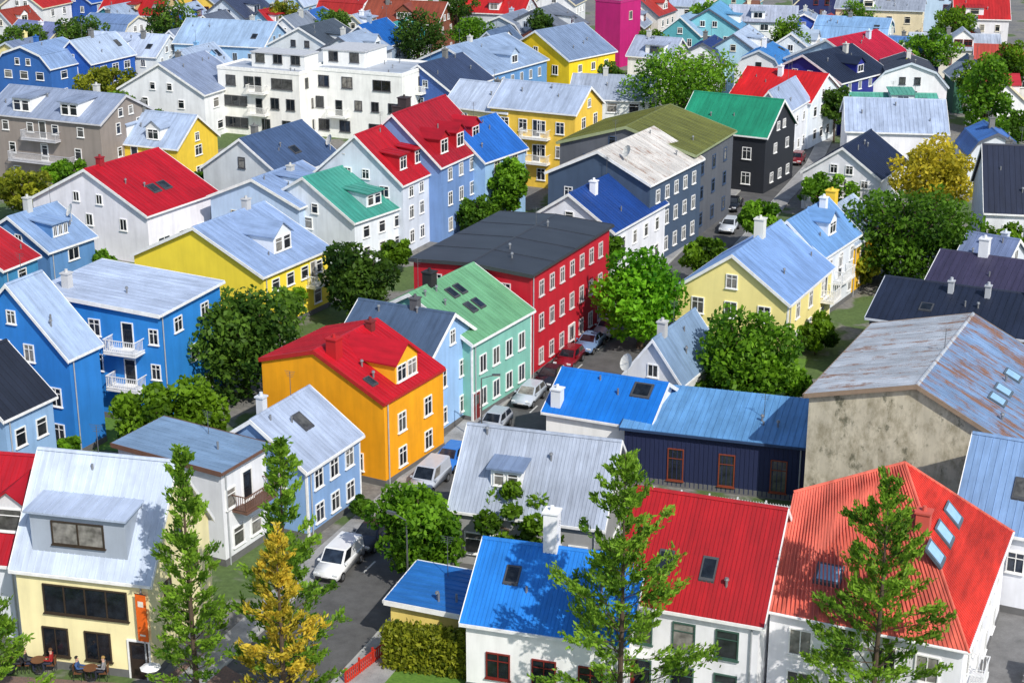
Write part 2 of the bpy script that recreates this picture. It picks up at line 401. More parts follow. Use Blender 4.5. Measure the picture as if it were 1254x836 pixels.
    for (f,s,z,w,dp) in balc:
        m=MB(); q=lambda aoff,b,zz:fpa(f,s,aoff,b,zz)
        def bx(a0,a1,b0,b1,z0,z1): m.hexa([q(a0,b0,z0),q(a1,b0,z0),q(a1,b1,z0),q(a0,b1,z0),q(a0,b0,z1),q(a1,b0,z1),q(a1,b1,z1),q(a0,b1,z1)])
        bx(-w/2,w/2,-dp,-.003,z-.15,z)
        for zz in (z+.08,z+.95):
            bx(-w/2,w/2,-dp,-dp+.05,zz,zz+.06); bx(-w/2,-w/2+.05,-dp+.052,-.003,zz,zz+.06); bx(w/2-.05,w/2,-dp+.052,-.003,zz,zz+.06)
        n=int(w/.16)
        for i in range(n+1):
            x=-w/2+.03+(w-.06)*i/n; bx(x-.025,x+.025,-dp+.055,-dp+.075,z,z+.95)
        for i in range(1,int(dp/.16)):
            for x in (-w/2+.055,w/2-.075): bx(x,x+.02,-dp+.16*i-.02,-dp+.16*i+.02,z,z+.95)
        m.build('balcony',plain(trim,.5),root)
        win(f,s,z+.05,1.0,2.0,'plain')
    for (f,s,k) in dish:
        x,y,z=fpa(f,s,0,k,zb(f,k)); m=MB(); c0=Vector((x,y,z+1.2)); m.tube((x,y,z),(x,y,z+1.2),.035,.035,6)
        ax_=Vector((-.5,-.75,.42)).normalized(); u=ax_.orthogonal().normalized(); w=ax_.cross(u)
        prev=[c0]*12
        for r_,dd in ((.28,.03),(.5,.1),(.62,.18)):
            cur=[c0+ax_*dd+(u*math.cos(2*PI*i/12)+w*math.sin(2*PI*i/12))*r_ for i in range(12)]
            for i in range(12): m.poly([prev[i],prev[(i+1)%12],cur[(i+1)%12],cur[i]] if r_>.28 else [c0,cur[(i+1)%12],cur[i]])
            prev=cur
        m.tube(c0,c0+ax_*.55,.02,.02,5)
        m.build('satellite_dish',plain((205,205,200),.5),ro)
    return root
# colours
RED=(180,16,34); ORED=(208,60,48)
NAVY=(24,36,66); OLIVE=(112,116,52); YEL=(250,224,66); PYEL=(252,236,156); CREAM=(250,238,184)
BLUEW=(44,130,212); CONC=(214,206,182); WALLW=(246,246,244); LGW=(226,230,236)
# ---- near row
H('cream cafe with white metal roof, wide shed dormer and terrace at the lower left corner',(180,712),(25,688),(243,632),5.8,'L',5,CREAM,(236,238,240),cat='cafe',name='cafe_building',rib=.35,fc=(60,50,40),style='band',
  F=[(1,3.35,4.8,1.7,.12,.92),(2,.8,1.5,1.7,.1,.75,'two')],R=[(2,3.6,.9,1.2),(1,6.4,.9,1.2)],door=[('F',.9,.02,1.1,2.2,(50,40,34))],
  dorm=[('F',.47,.55,5.4,2.4,'s',1,(168,178,192),(214,220,228),'band')],chim=[],weather=.2)
H('white corrugated house with red roof and red dormer at the left edge beside the cafe',(22,690),(-110,668),(92,602),5.0,'L',4.2,LGW,RED,rib=.35,dorm=[('F',.88,1.2,2.0,1.8,'g',1,(225,225,228))],chim=[])
H('white flat blue-grey roofed annex with brown roof balcony behind the cafe',(270,578),(140,552),(322,552),6.2,'R',[(0,.3),(1,0)],(230,232,236),(128,156,186),trim=(110,80,66),balc=[('R',.55,3.4,3.2,1.1)],chim=[],R=[(2,.9,1.1,1.3,.1,.9),(1,3.6,1.0,1.3,.05,.3)])
H('light blue house with pale grey corrugated roof and one skylight beside the street',(375,575),(250,550),(441,533),4.8,'R',2.6,(134,170,216),(204,210,220),rib=.35,sky=[('R',.5,2.2,1.0,1.4)],
  R=[(3,.8,1.0,1.3),(3,3.1,1.0,1.3)],chim=[(.45,.25,.5,1.2,(210,214,220))],corner=True,style='cross')
H('golden yellow house with red roof, red chimney and gabled dormer over the street',(470,494),(336,456),(522,448),6.0,'R',[(0,1.4),(.45,2.7),(1,0)],(248,168,14),(190,18,36),rib=.35,o=.12,
  dorm=[('R',.5,.6,2.8,1.6,'g',2,(250,178,30))],F=[(1,.8,1,1.3,.6,.95)],R=[(2,.8,1.0,1.4),(2,3.3,1.0,1.4)],chim=[(.55,.12,.8,1.3,(180,24,30)),(.5,.8,.5,.7,(120,40,40))],trim=(180,36,34),style='cross',sky=[('R',.12,1.6,.7,1.0)],balc=[('L',.5,3.2,3,1.3)])
H('narrow light blue house with slate roof squeezed between the golden and the mint houses',(526,438),(424,414),(565,402),6.5,'L',2.2,(158,196,238),(78,98,126),rib=.5,R=[(2,.8,1,1.3),(2,3.6,1,1.3),(1,6.5,.8,1.1)],chim=[(.5,.6,.6,.8,(90,90,95))],corner=True,style='cross')
H('mint green house with sea green roof, four skylights and dark chimney',(578,420),(440,389),(638,378),6.2,'R',2.9,(132,194,178),(110,168,126),rib=.4,
  R=[(4,.9,1.0,1.4),(4,3.5,1.0,1.4)],sky=[('R',.4,2.2,.8,1.2),('R',.53,2.2,.8,1.2),('R',.4,3.8,.8,1.2),('R',.53,3.8,.8,1.2)],chim=[(.5,.3,.8,1.0,(36,36,38))],corner=True,style='two',door=[('R',.06,.1,.95,2.1,(120,30,30))])
H('large crimson three storey apartment building with flat black roof',(650,337),(517,312),(727,275),8.7,'R',[(0,0),(.5,.3),(1,0)],(190,22,42),(54,58,66),cat='apartment building',name='apartment_building',trim=(60,62,66),rib=4.0,weather=.15,
  R=[(7,.9,.85,1.3),(7,3.7,.85,1.35),(7,6.5,.85,1.3)],F=[(3,6.6,.85,1.2)],chim=[],style='cross',fc=(214,206,206),door=[('R',.5,.05,1.1,2.2,(60,20,20))])
H('low white house with bright azure roof and one big skylight beside the street',(793,523),(662,509),(858,486),3.9,'L',1.9,WALLW,(22,120,214),rib=.4,th=24,sky=[('F',.82,2.5,1.4,1.4)],chim=[(.08,.08,.7,1.2,(225,230,235))],dish=[('F',.62,3.6)],weather=.2)
H('small white gabled house with blue-grey roof behind the azure roofed house',(835,470),(768,455),(874,430),3.6,'R',3.0,(230,232,234),(130,156,186),chim=[(.5,.2,.6,.9,(190,190,190))])
H('navy clad modern building with light blue low metal roof and brown framed tall windows',(988,548),(763,526),(1010,508),3.9,'L',[(0,0),(1,.8)],(30,40,76),(104,160,212),rib=.4,trim=(44,66,100),fc=(130,62,42),style='tee',
  F=[(3,.5,1.1,2.3,.15,1.0)],R=[],chim=[],dirt=.1,clad=.3)
H('grey house with broad pale grey corrugated roof and small white dormer behind two trees',(736,645),(552,624),(778,584),4.0,'L',3.8,(160,160,160),(202,204,206),rib=.22,dorm=[('F',.33,1.1,1.9,1.3,'s',2,WALLW,(150,165,185))],F=[(5,1.2,1.2,1.4)],chim=[])
H('white cottage with vivid blue corrugated roof and tall white chimney at the bottom',(765,788),(567,765),(814,706),4.0,'L',2.8,WALLW,(34,130,220),rib=.22,F=[(3,.9,1.3,1.5)],sky=[('F',.22,2.2,.8,1.1)],chim=[(.5,.42,.75,2.1,(244,244,244))],fc=(120,36,30),style='cross',weather=.2)
H('white terraced house with deep red corrugated roof and two skylights at the bottom',(930,763),(745,739),(990,673),5.3,'L',4.2,(242,242,246),(176,14,26),rib=.22,sky=[('F',.3,1.6,.8,1.2),('F',.6,1.6,.8,1.2)],F=[(3,.4,1.2,1.7),(3,3.0,1.2,1.6)],fc=(60,90,80),style='tee',chim=[],weather=.26)
H('white corner house with faded orange-red hipped roof and blue skylights at the lower right',(1180,795),(932,765),(1272,660),5.2,'L',((972,602,9.6),(1108,566,10.8)),(242,242,246),(226,108,88),rib=.22,roof2=(ORED,0),skyreflect=True,
  sky=[('F',.25,2.0,1.4,1.2),('R',.28,2.3,1.3,1.1),('R',.46,2.3,1.3,1.1),('R',.64,2.3,1.3,1.1)],F=[(4,.5,1.2,1.6),(4,3.0,1.2,1.5)],R=[(4,.6,1.0,1.4,.1,.9),(4,3.2,1.0,1.4,.1,.9)],chim=[(.38,.66,.7,4.4,(206,90,76))],style='two',weather=.45,trim=(235,235,235),balc=[('R',.12,2.6,2.2,1.0)])
H('bare concrete gabled house with rust streaked grey metal roof at the right',(1255,556),(985,515),(1322,462),7.3,'R',[(0,1.5),(.5,3.2),(1,0)],CONC,(186,192,200),rib=.4,rust=.42,roof2=((126,154,190),.6),F=[],R=[(4,.9,1,1.3),(4,3.6,1,1.3)],sky=[('R',.3,2.6,1.2,1.3),('R',.42,2.6,1.2,1.3),('R',.62,2.6,1.2,1.3)],chim=[],dirt=.5,trim=(150,130,110),skyreflect=True,pipe=False)
H('narrow house with blue-grey metal roof wedged between hipped and concrete houses at right edge',(1325,668),6.8,8,5.0,'L',3.9,(234,236,242),(150,180,212),rib=.4,th=26,sky=[('F',.45,1.8,.9,1.2),('F',.65,1.8,.9,1.2)],chim=[],F=[(3,2.6,1,1.3)],R=[],skyreflect=False)
H('tiny yellow shed with flat blue roof beside the hedge',(563,752),(498,738),(582,716),2.6,'R',[(0,.15),(1,0)],(244,218,124),(44,116,192),cat='shed',name='shed',rib=.5,F=[],R=[],chim=[],plinth=False)
# ---- left
H('big cobalt blue gabled house with white framed windows at the left edge',(84,438),(-34,410),(100,422),7.4,'R',4.6,BLUEW,(196,210,226),rib=.45,minly=3.2,F=[(3,.9,1,1.4,.2,.98),(3,3.6,1,1.4,.2,.98),(2,6.6,.9,1.3,.3,.75),(1,9.2,.8,1.0,.4,.6)],R=[],style='cross',chim=[])
H('cobalt blue apartment wing with white balconies and flat pale roof',(194,386),(60,360),(248,344),8.6,'R',[(0,.6),(1,0)],(42,134,214),(218,224,232),cat='apartment building',name='apartment_building',rib=.6,balc=[('F',.74,2.9,2.7,1.3),('F',.74,5.7,2.7,1.3)],F=[(1,3.7,1,1.3,.42,.52),(1,6.4,1,1.3,.42,.52),(1,3.6,.8,1.2,.9,1),(1,6.3,.8,1.2,.9,1)],chim=[(.15,.2,.6,1.2,(200,200,200))])
H('pale blue house with black roof cut off by the left edge',(5,512),(-100,488),(58,486),6.0,'R',3.2,(146,182,220),(34,40,54),chim=[],R=[(2,.9,1,1.3),(2,3.6,1,1.3)])
H('lemon yellow gabled house with silver blue roof and double dormer',(322,338),(185,304),(376,300),5.4,'R',3.3,YEL,(172,190,216),rib=.45,dorm=[('R',.5,1.4,2.6,1.7,'g',2,(230,234,240))],F=[],chim=[(.5,.75,.6,.9,(190,190,190))],dirt=.08,balc=[('R',.75,2.8,2.4,1)])
H('pale blue tall house with grey metal roof behind the lemon yellow house',(366,254),(274,234),(400,228),5.6,'R',2.2,(190,212,242),(162,182,208),dorm=[('R',.5,1.0,2.4,1.5,'s',2,(224,232,242))],R=[(3,.8,1,1.3),(3,3.3,1,1.3)],F=[(2,3.2,1,1.3)])
H('white gabled house with blue-green roof in front of the crimson dormered roofs',(434,272),(338,244),(474,246),4.8,'R',3.5,(234,240,246),(66,152,136),dorm=[('R',.5,.9,2.4,1.5,'s',2,(214,226,232))],R=[(3,.8,1,1.2),(3,2.9,1,1.2)],fc=WHITE)
H('pale gabled house with crimson roof and three red dormers',(493,226),(402,206),(538,200),7.2,'R',4.4,(214,222,234),RED,rib=.5,dorm=[('R',.2,1.0,1.7,1.7,'s',1,RED),('R',.52,1.0,1.7,1.7,'s',1,RED),('R',.84,1.0,1.7,1.7,'s',1,RED)],R=[(4,.9,.9,1.3),(4,3.4,.9,1.3),(4,5.6,.9,1.1)],chim=[(.5,.9,1.0,1.4,(70,56,56))],style='cross',th=25,fc=WHITE)
H('tall blue-grey house with crimson roof, gabled dormers and dark chimney',(540,204),(452,182),(584,176),8.0,'R',4.8,(116,150,202),(164,14,34),rib=.5,dorm=[('R',.2,.8,1.9,1.8,'g',1,RED),('R',.52,.8,1.9,1.8,'g',1,RED),('R',.84,.8,1.9,1.8,'g',1,RED)],R=[(4,.9,.9,1.4),(4,3.6,.9,1.4),(4,6.2,.9,1.3)],chim=[(.45,.3,1.0,1.6,(60,50,52))],style='cross',th=25,balc=[('R',.85,3.0,2.2,.9)],fc=WHITE)
H('light blue house with royal blue roof and balconies right of the red dormers',(594,198),(534,182),(620,178),7.2,'R',3.2,(158,196,236),(36,104,190),balc=[('R',.5,2.6,3,1),('R',.5,5.0,3,1)])
H('white house with wide cherry red roof and two skylights on the left',(180,264),(62,236),(240,232),5.0,'R',3.7,(242,240,246),RED,sky=[('R',.4,2.6,1.2,1.5),('R',.55,2.6,1.2,1.5)],F=[(3,3.1,.9,1.2),(2,5.4,.8,1.0,.3,.7)],R=[(3,1.2,1.8,1.2)],style='two',chim=[(.5,.2,.6,.8,(150,30,40))])
H('white lean-to with low red roof in front of the cherry red roof',(134,264),(86,252),(140,250),3.4,'R',[(0,.9),(1,0)],(238,236,242),(164,20,36),chim=[],F=[(1,.9,1,1.2)],R=[])
H('blue cottage with grey-blue roof at the left edge below the cherry red roof',(60,308),(-20,290),(106,288),4.8,'R',2.6,(94,142,194),(164,188,214),dorm=[('R',.45,1,2.2,1.4,'s',3)],dish=[('R',.9,2)])
H('teal blue house with small red roof at the far left edge',(4,330),(-80,312),(30,312),5.2,'R',2.2,(60,136,184),(176,30,40))
H('grey gabled house with slate blue roof in front of the white modern blocks',(346,217),(262,200),(400,190),5.4,'R',3.5,(214,218,220),(70,92,128),F=[(1,5.8,.9,1.2)],sky=[('R',.5,2.2,1.2,1.2)],dish=[('R',.95,1)])
H('white boxy modern apartment block with flat roof, left of the pair',(366,92),(273,82),(386,82),8.6,'R',[(0,0),(1,0)],(248,246,238),(200,200,200),cat='apartment building',name='apartment_building',trim=(248,246,240),flat=True,
  F=[(1,.9,3.6,1.4,.02,.4,'band'),(2,.9,1.3,1.5,.45,.95),(1,3.8,3.6,1.4,.02,.4,'band'),(2,3.8,1.3,1.5,.6,.98),(2,6.5,1.5,1.4,.05,.5),(1,6.5,3.2,1.4,.6,.98,'band')],style='two',fc=(90,90,90),balc=[('F',.5,3.0,2.8,1),('F',.5,5.9,2.8,1)],extra=[(.3,.95,.4,.95,8.62,10.6,(238,238,234))])
H('white boxy modern apartment block with balconies, right of the pair',(492,94),(386,82),(518,78),8.8,'R',[(0,0),(1,0)],(250,250,244),(206,206,204),cat='apartment building',name='apartment_building',trim=(250,250,244),flat=True,
  F=[(2,.9,1.6,1.5,.05,.5),(1,.9,3.4,1.4,.55,.98,'band'),(1,3.9,1.2,1.5,.05,.2),(3,3.9,1.1,1.3,.45,.98),(2,6.7,1.6,1.5,.05,.55),(1,6.7,2.6,1.4,.6,.98,'band')],style='two',fc=(80,80,84),balc=[('R',.5,3.0,3,1.0),('R',.5,6.0,3,1.0),('F',.33,3.0,3,1.1)],extra=[(.05,.5,.3,.9,8.82,11.0,(244,244,240))])
H('white house with steep grey roof left of the modern blocks',(250,116),(160,104),(282,98),6.0,'R',3.6,(238,240,242),(158,166,182))
H('grey-brown building with long balcony and white roof dormers at the left edge',(122,152),(-2,134),(166,132),8.0,'L',2.4,(150,140,132),(172,178,190),cat='apartment building',name='apartment_building',dorm=[('F',.3,.6,2.6,1.7,'s',2,WALLW),('F',.72,.6,2.6,1.7,'s',2,WALLW)],balc=[('F',.5,3.0,9,1.2),('F',.5,5.6,5,1.0)],trim=(200,200,204),fc=WHITE)
H('yellow house with white roof and white gabled dormers beside the grey-brown building',(216,182),(124,168),(252,164),5.0,'L',3.0,(240,204,64),(200,210,222),dorm=[('F',.3,.6,2.0,1.6,'g',1,WALLW),('F',.7,.6,2.0,1.6,'g',1,WALLW)],balc=[('F',.5,2.7,4,1.1)],fc=WHITE)
# ---- centre right
H('white gabled house with dark royal blue roof in the middle',(752,284),(655,264),(793,246),5.8,'R',3.0,(238,240,246),(24,66,138),R=[(4,.9,.9,1.3),(4,3.6,.9,1.3)],F=[(2,3.6,.9,1.3),(1,6.1,.9,1.1)],fc=WHITE)
H('dark slate house with weathered rusty white roof',(796,226),(682,206),(838,192),8.4,'R',2.6,(70,88,112),(212,208,202),rust=.38,R=[(5,.9,.9,1.4),(5,3.6,.9,1.4),(5,6.2,.9,1.3)],F=[(3,6,.9,1.2)],style='cross',dish=[('R',.1,3)],fc=WHITE)
H('charcoal house with moss olive roof and tall grey facade',(850,190),(690,172),(888,160),9.0,'R',2.2,(92,96,104),OLIVE,R=[(3,1,1,1.4),(3,3.8,1,1.4),(3,6.4,1,1.4)],trim=(150,160,120),weather=.45)
H('black timber house with emerald green roof',(938,168),(842,152),(950,148),6.6,'L',3.4,(34,38,46),(34,142,108),F=[(3,.9,1.1,1.4),(3,3.8,1.1,1.4)],style='cross',fc=WHITE)
H('white narrow house with grey roof right of the emerald green roof',(960,140),(926,134),(976,120),6.4,'R',2.6,(236,240,246),(184,194,208))
H('white house with bright scarlet roof behind the emerald green roof',(992,126),(906,112),(1006,108),6.0,'L',2.8,(228,236,244),(206,30,32))
H('dark ultramarine house with midnight blue roof',(1030,102),(952,86),(1062,84),7.0,'R',3.0,(28,38,130),(34,44,66),style='two',dorm=[('R',.5,.8,2,1.4,'g',1)],fc=WHITE)
H('pale blue house with crimson roof behind the ultramarine house',(1062,84),(986,66),(1084,66),7,'R',3.2,(200,222,240),(184,24,54))
H('long white house with pale grey roof on the right',(1160,164),(1036,154),(1178,140),5.0,'L',2.8,(242,242,246),(206,214,224),F=[(5,1.1,1.2,1.3)],th=8,fc=WHITE)
H('white gabled cottage with navy roof near the yellowing tree',(1078,220),(986,208),(1102,196),4.2,'R',3.0,(242,242,246),NAVY)
H('pale yellow gabled house with light steel blue roof and white windows',(966,372),(830,350),(1012,326),5.2,'R',3.4,PYEL,(150,182,220),rib=.45,F=[(2,.9,1.1,1.4),(3,3.3,1.1,1.4),(1,5.8,1,1.2)],R=[(3,.9,1,1.4),(3,3.3,1,1.4)],chim=[(.5,.55,.8,1.5,(224,224,216))],style='cross',corner=True,balc=[('R',.85,2.9,2.2,1.2)],dirt=.08)
H('pale blue roofed wing with white balcony behind the pale yellow house',(1006,316),(926,300),(1040,284),5.8,'R',2.8,(230,236,244),(112,156,208),dorm=[('R',.5,.9,2,1.5,'g',1)],balc=[('R',.5,2.8,3,1)])
H('deep yellow house with cream chimney and pale roof right of the blue wing',(1046,300),(966,286),(1074,274),5.0,'R',2.4,(246,192,44),(198,208,216),chim=[(.5,.3,.9,1.7,(246,206,66))])
H('low house with long black roof and steel chimneys at the right edge',(1275,418),(1058,396),(1330,372),6.0,'L',1.7,(90,96,110),(32,40,60),rib=.5,chim=[(.4,.4,.4,1.0,(180,184,190)),(.4,.62,.4,1.0,(180,184,190)),(.5,.85,.6,1.2,(210,210,210))],trim=(200,206,216),sky=[('F',.3,2,1,1.2)])
H('house with dusky purple roof and white chimney at the right edge',(1262,366),(1130,352),(1310,334),5.4,'L',1.7,(180,180,190),(62,58,84),chim=[(.5,.4,.8,1.5,(230,232,236))])
H('white house with steep dark navy roof cut off by the right edge',(1262,262),(1206,250),(1300,225),6.4,'L',5.0,(230,232,238),(34,42,64),th=10)
H('pale house with blue-grey roof under the big dark tree at the right',(1228,330),(1170,320),(1258,312),4.0,'L',2.0,(214,220,230),(140,152,180))
H('yellow apartment house with white windows and balconies in the centre',(704,140),(612,126),(716,124),9.0,'L',2.4,(246,204,76),(200,208,218),cat='apartment building',name='apartment_building',F=[(4,.9,1.1,1.4),(4,3.7,1.1,1.4),(4,6.5,1.1,1.4)],balc=[('F',.55,3.0,3.6,1),('F',.55,5.9,3.6,1)],style='cross',fc=WHITE)
H('pale yellow tall house with white roof left of the yellow apartment house',(620,138),(562,124),(634,122),8.4,'L',2.4,(248,230,166),(216,220,226),fc=WHITE)
H('bright yellow gabled house with grey-blue roof near the top centre',(697,74),(634,60),(732,60),6.0,'R',3.6,(252,212,30),(126,146,176),F=[(3,.9,1.1,1.4),(3,3.6,1.1,1.4),(1,6.2,.9,1.2)],fc=WHITE)
H('blue house with pale grey roof left of the bright yellow house',(600,92),(516,76),(640,70),6.0,'R',3.2,(100,150,202),(172,188,206),dorm=[('R',.5,.8,2.2,1.5,'g',1,(180,200,224))],fc=WHITE)
H('blue and dark roofed house left of the royal blue roof',(552,112),(490,100),(580,94),6.5,'R',3.0,(62,98,166),(56,70,100))
H('white long low house with pale roof in front of the round green tree',(796,124),(703,114),(810,110),5.2,'L',2.4,(232,234,230),(190,194,198),th=12)
H('magenta windowless tower block near the top centre',(760,4),(736,0),(774,-2),10.5,'R',[(0,0),(1,0)],(190,24,112),(140,120,130),cat='building',name='apartment_building',flat=True,F=[],R=[(1,7.5,1,1.4)],trim=(186,44,118),minly=3.5)
# ---- far rows: explicit sizes (A, width, depth, angle)
FAR=[
('pale blue house with wide grey gable roof near the top left',(322,58),15,10,20,6.5,'L',3,(160,198,232),(186,206,222)),
('blue house with pale roof at the top left edge',(62,84),10,9,24,5.5,'R',2.8,(50,104,176),(158,180,208)),
('deep blue house with light gable roof right of the edge house at top left',(112,78),7,10,24,5.5,'R',3,(34,90,178),(200,210,220)),
('long white roofed house near the top left',(190,70),13,9,22,5,'L',2.6,(224,228,230),(216,222,230)),
('small white house with grey roof behind the long white roof',(232,62),7,8,24,5,'R',2.8,(236,238,238),(150,160,176)),
('red roofed house at the top edge near the left corner',(196,20),12,9,20,5.5,'L',3,(216,186,136),(172,30,30)),
('dark roofed white house at the top edge left of centre',(300,22),9,9,24,5.5,'R',3,(226,234,242),(60,70,96)),
('white house with dark slate roof below the two red top roofs',(410,62),12,10,24,6.5,'R',3,(222,226,228),(74,84,96)),
('blue roofed house right of the dark slate roof near the top',(470,58),7,9,24,6,'R',3,(150,170,194),(24,96,176)),
('brick red roofed house at the top edge',(440,18),9,8,22,6,'L',2.6,(216,210,200),(176,44,40)),
('brown house with rust brown roof at the top edge',(535,30),14,9,20,6,'L',3,(130,76,54),(142,70,50)),
('grey house with scarlet roof at the top edge left of the magenta tower',(640,18),12,9,20,6.5,'L',2.6,(204,210,218),(190,32,32)),
('white stone house with dark gable roof near the magenta tower',(690,38),11,10,22,7,'R',2.8,(222,226,228),(116,124,138)),
('grey pitched house left of the white stone house near the top',(640,44),8,9,22,6,'R',2.8,(182,194,208),(128,140,160)),
('white house with red side roof right of the magenta tower',(806,20),7,9,20,6,'R',2.6,(226,220,214),(170,52,44)),
('white house with light grey roof behind the round green tree',(822,72),7,8,20,5.2,'L',2.4,(234,236,236),(198,202,210)),
('turquoise house with steel blue roof near the top right of centre',(905,36),10,10,22,6.6,'R',3,(130,200,210),(100,160,200)),
('pale blue house with white roof left of the small dark tree',(930,66),8,10,22,6.4,'R',2.6,(180,216,232),(206,216,224)),
('white blocky house at the top edge right of centre',(975,28),11,9,16,7,'L',2,(236,236,234),(206,206,210)),
('white house with pale roof behind the scarlet roof',(1000,66),8,9,20,6,'R',2.8,(228,236,240),(200,210,216)),
('mint tinted house with pale blue roof near the top right',(1084,50),11,10,16,7,'L',2.6,(166,216,208),(158,194,222)),
('beige apartment block at the top edge on the right',(1130,14),14,10,12,9,'L',1.2,(230,216,180),(186,186,186)),
('dark roofed white house left of the tall tree on the right',(1160,106),10,9,12,5.6,'R',3,(234,234,236),(50,58,76)),
('white flat house near the top right corner',(1225,62),13,9,8,6.4,'L',1.6,(238,234,220),(210,210,210)),
('red roofed house at the top right corner',(1236,24),9,9,8,6,'L',3,(228,228,232),(186,34,34)),
('navy walled house with blue roof behind the dark roofed house on the right',(1150,74),9,8,12,5.5,'L',2.6,(30,44,110),(84,130,190)),
('green flat roofed white building right of the long white house',(1150,132),11,8,10,4.5,'L',1,(232,234,236),(90,170,148)),
('pale house with red gable roof beyond the right edge trees',(1275,90),9,9,8,6,'L',3,(232,228,222),(180,72,60)),
('grey house with pale roof between the modern blocks and the blue house',(450,70),9,9,22,6,'R',2.6,(204,210,218),(180,190,200)),
('white house with blue-grey roof under the top left trees',(150,44),9,9,22,5,'L',2.6,(232,234,236),(136,158,190)),
('pale violet roofed house at the top left corner',(55,54),9,9,22,5,'L',2.6,(228,228,234),(140,146,180)),
('white house with slate roof between the top centre trees',(618,62),6,8,22,5.2,'R',2.6,(234,236,238),(94,116,148)),
('tiny royal blue house at the top edge by the left corner',(112,4),8,8,22,5.5,'R',3,(36,84,170),(40,90,180)),
('tiny white house with red gable roof at the top left corner',(52,10),9,9,22,5.5,'R',3,(232,232,234),(178,40,36)),
('tiny yellow house at the top edge between two red roofs',(262,4),8,8,22,5.5,'R',3,(240,204,90),(150,160,176)),
('tiny pale blue house at the top edge with white roof',(372,8),9,9,22,5.5,'R',3,(176,206,232),(214,220,228)),
('tiny white house with brown roof at the top edge',(500,2),9,8,20,5.5,'L',3,(234,230,222),(120,66,50)),
('tiny grey house with blue roof at the top edge',(582,0),9,8,20,5.5,'R',3,(200,206,214),(52,112,190)),
('tiny white house with slate roof left of the magenta tower',(704,6),8,8,20,5.5,'R',3,(236,238,240),(92,104,128)),
('tiny white house with silver roof at the top edge',(860,8),10,9,18,5.8,'L',2.6,(238,238,240),(200,208,218)),
('tiny turquoise house at the top edge right of centre',(925,6),8,9,18,5.8,'R',2.8,(110,190,196),(160,190,206)),
('tiny navy house with dark roof at the top edge on the right',(1040,8),10,9,14,5.8,'R',2.8,(34,44,96),(70,80,100)),
('tiny pale blue house at the top right with red roof',(1190,2),9,8,10,5.8,'R',2.8,(190,214,234),(196,52,44)),
('narrow teal house with pale roof above the round green tree',(858,44),7,8,20,5.6,'R',2.8,(96,176,186),(170,196,210)),
('narrow white house with azure roof above the scarlet roof',(958,88),7,8,20,5.4,'R',2.8,(238,240,242),(60,130,196)),
('narrow white house with grey gable above the modern blocks',(372,44),7,8,22,5.4,'R',2.8,(238,240,242),(130,140,156)),
('narrow sky blue house above the steep grey roof',(246,88),7,8,22,5.0,'R',2.8,(140,190,232),(196,206,216)),
('small brick red walled house below the red roof at the top right corner',(1200,44),7,8,10,5.2,'R',2.8,(170,50,40),(110,116,128)),
('small yellow walled house between mint house and navy walled house',(1112,64),6,7,12,4.8,'R',2.4,(244,208,80),(150,160,176)),
('small white house with crimson roof above the mint tinted house',(1078,26),7,8,14,5.6,'R',2.8,(236,236,238),(180,28,48)),
('small cobalt walled house at the top edge right of the dark tree',(236,28),6,7,22,5.0,'R',2.6,(40,96,190),(190,200,212)),
('small white house with teal roof below the rust brown roof',(500,52),6,8,22,5.0,'R',2.6,(238,238,240),(60,150,150)),
('small salmon walled house right of the grey pitched house',(668,56),5,7,22,4.8,'R',2.4,(226,150,126),(130,140,154)),
('small olive walled house beside the magenta tower on its right',(788,34),6,7,20,5.0,'R',2.4,(150,150,96),(170,176,184)),
('small white house with dark blue roof below the turquoise house',(884,76),6,8,20,5.0,'R',2.6,(238,240,242),(34,60,120)),
('small grey walled house with red roof left of the mint tinted house',(1034,46),6,8,16,5.4,'R',2.6,(190,196,204),(176,40,44)),
('small pale yellow house below the top left row trees',(28,74),6,7,24,4.8,'R',2.4,(246,230,160),(140,150,170)),
('small white house with silver roof below the brick red roof',(452,38),6,7,22,5.0,'R',2.4,(238,240,242),(196,204,214)),
('small white house with copper red roof at the top left edge',(18,34),6,7,22,5.0,'R',2.6,(236,236,238),(150,60,46)),
('small teal walled house below the red roof near the left corner',(150,28),6,7,22,5.0,'R',2.4,(70,150,160),(180,190,200)),
('small cream house with slate roof behind the wide grey gable roof',(270,40),6,7,22,5.2,'R',2.6,(244,236,200),(96,106,124)),
('small sky blue house with red roof right of the dark roofed top house',(336,34),6,7,22,5.2,'R',2.6,(150,196,232),(176,34,40)),
('small white house with blue roof below the pale blue top house',(392,34),5.5,7,22,5.2,'R',2.4,(238,240,242),(50,104,180)),
('small white house with charcoal roof by the dark tree at top right',(1206,20),6,7,10,5.2,'R',2.6,(236,236,238),(60,66,78)),
('small dark green walled house below the white flat corner house',(1222,98),6,7,8,4.8,'R',2.4,(50,96,76),(150,160,170)),
('small white house with crimson roof at the right edge below the corner trees',(1256,124),6,7,8,4.8,'R',2.6,(238,238,240),(176,30,46)),
('small pale grey house with blue roof at the right edge by the tall tree',(1252,190),6,7,8,4.6,'R',2.4,(214,220,228),(60,110,180)),
('small cream house with brown roof left of the white blocky house',(930,24),5.5,7,18,5.2,'R',2.4,(244,236,206),(120,80,64)),
('small royal blue walled house behind the crimson roof at top right',(1004,36),5.5,7,16,5.4,'R',2.4,(40,80,180),(176,186,198)),
]
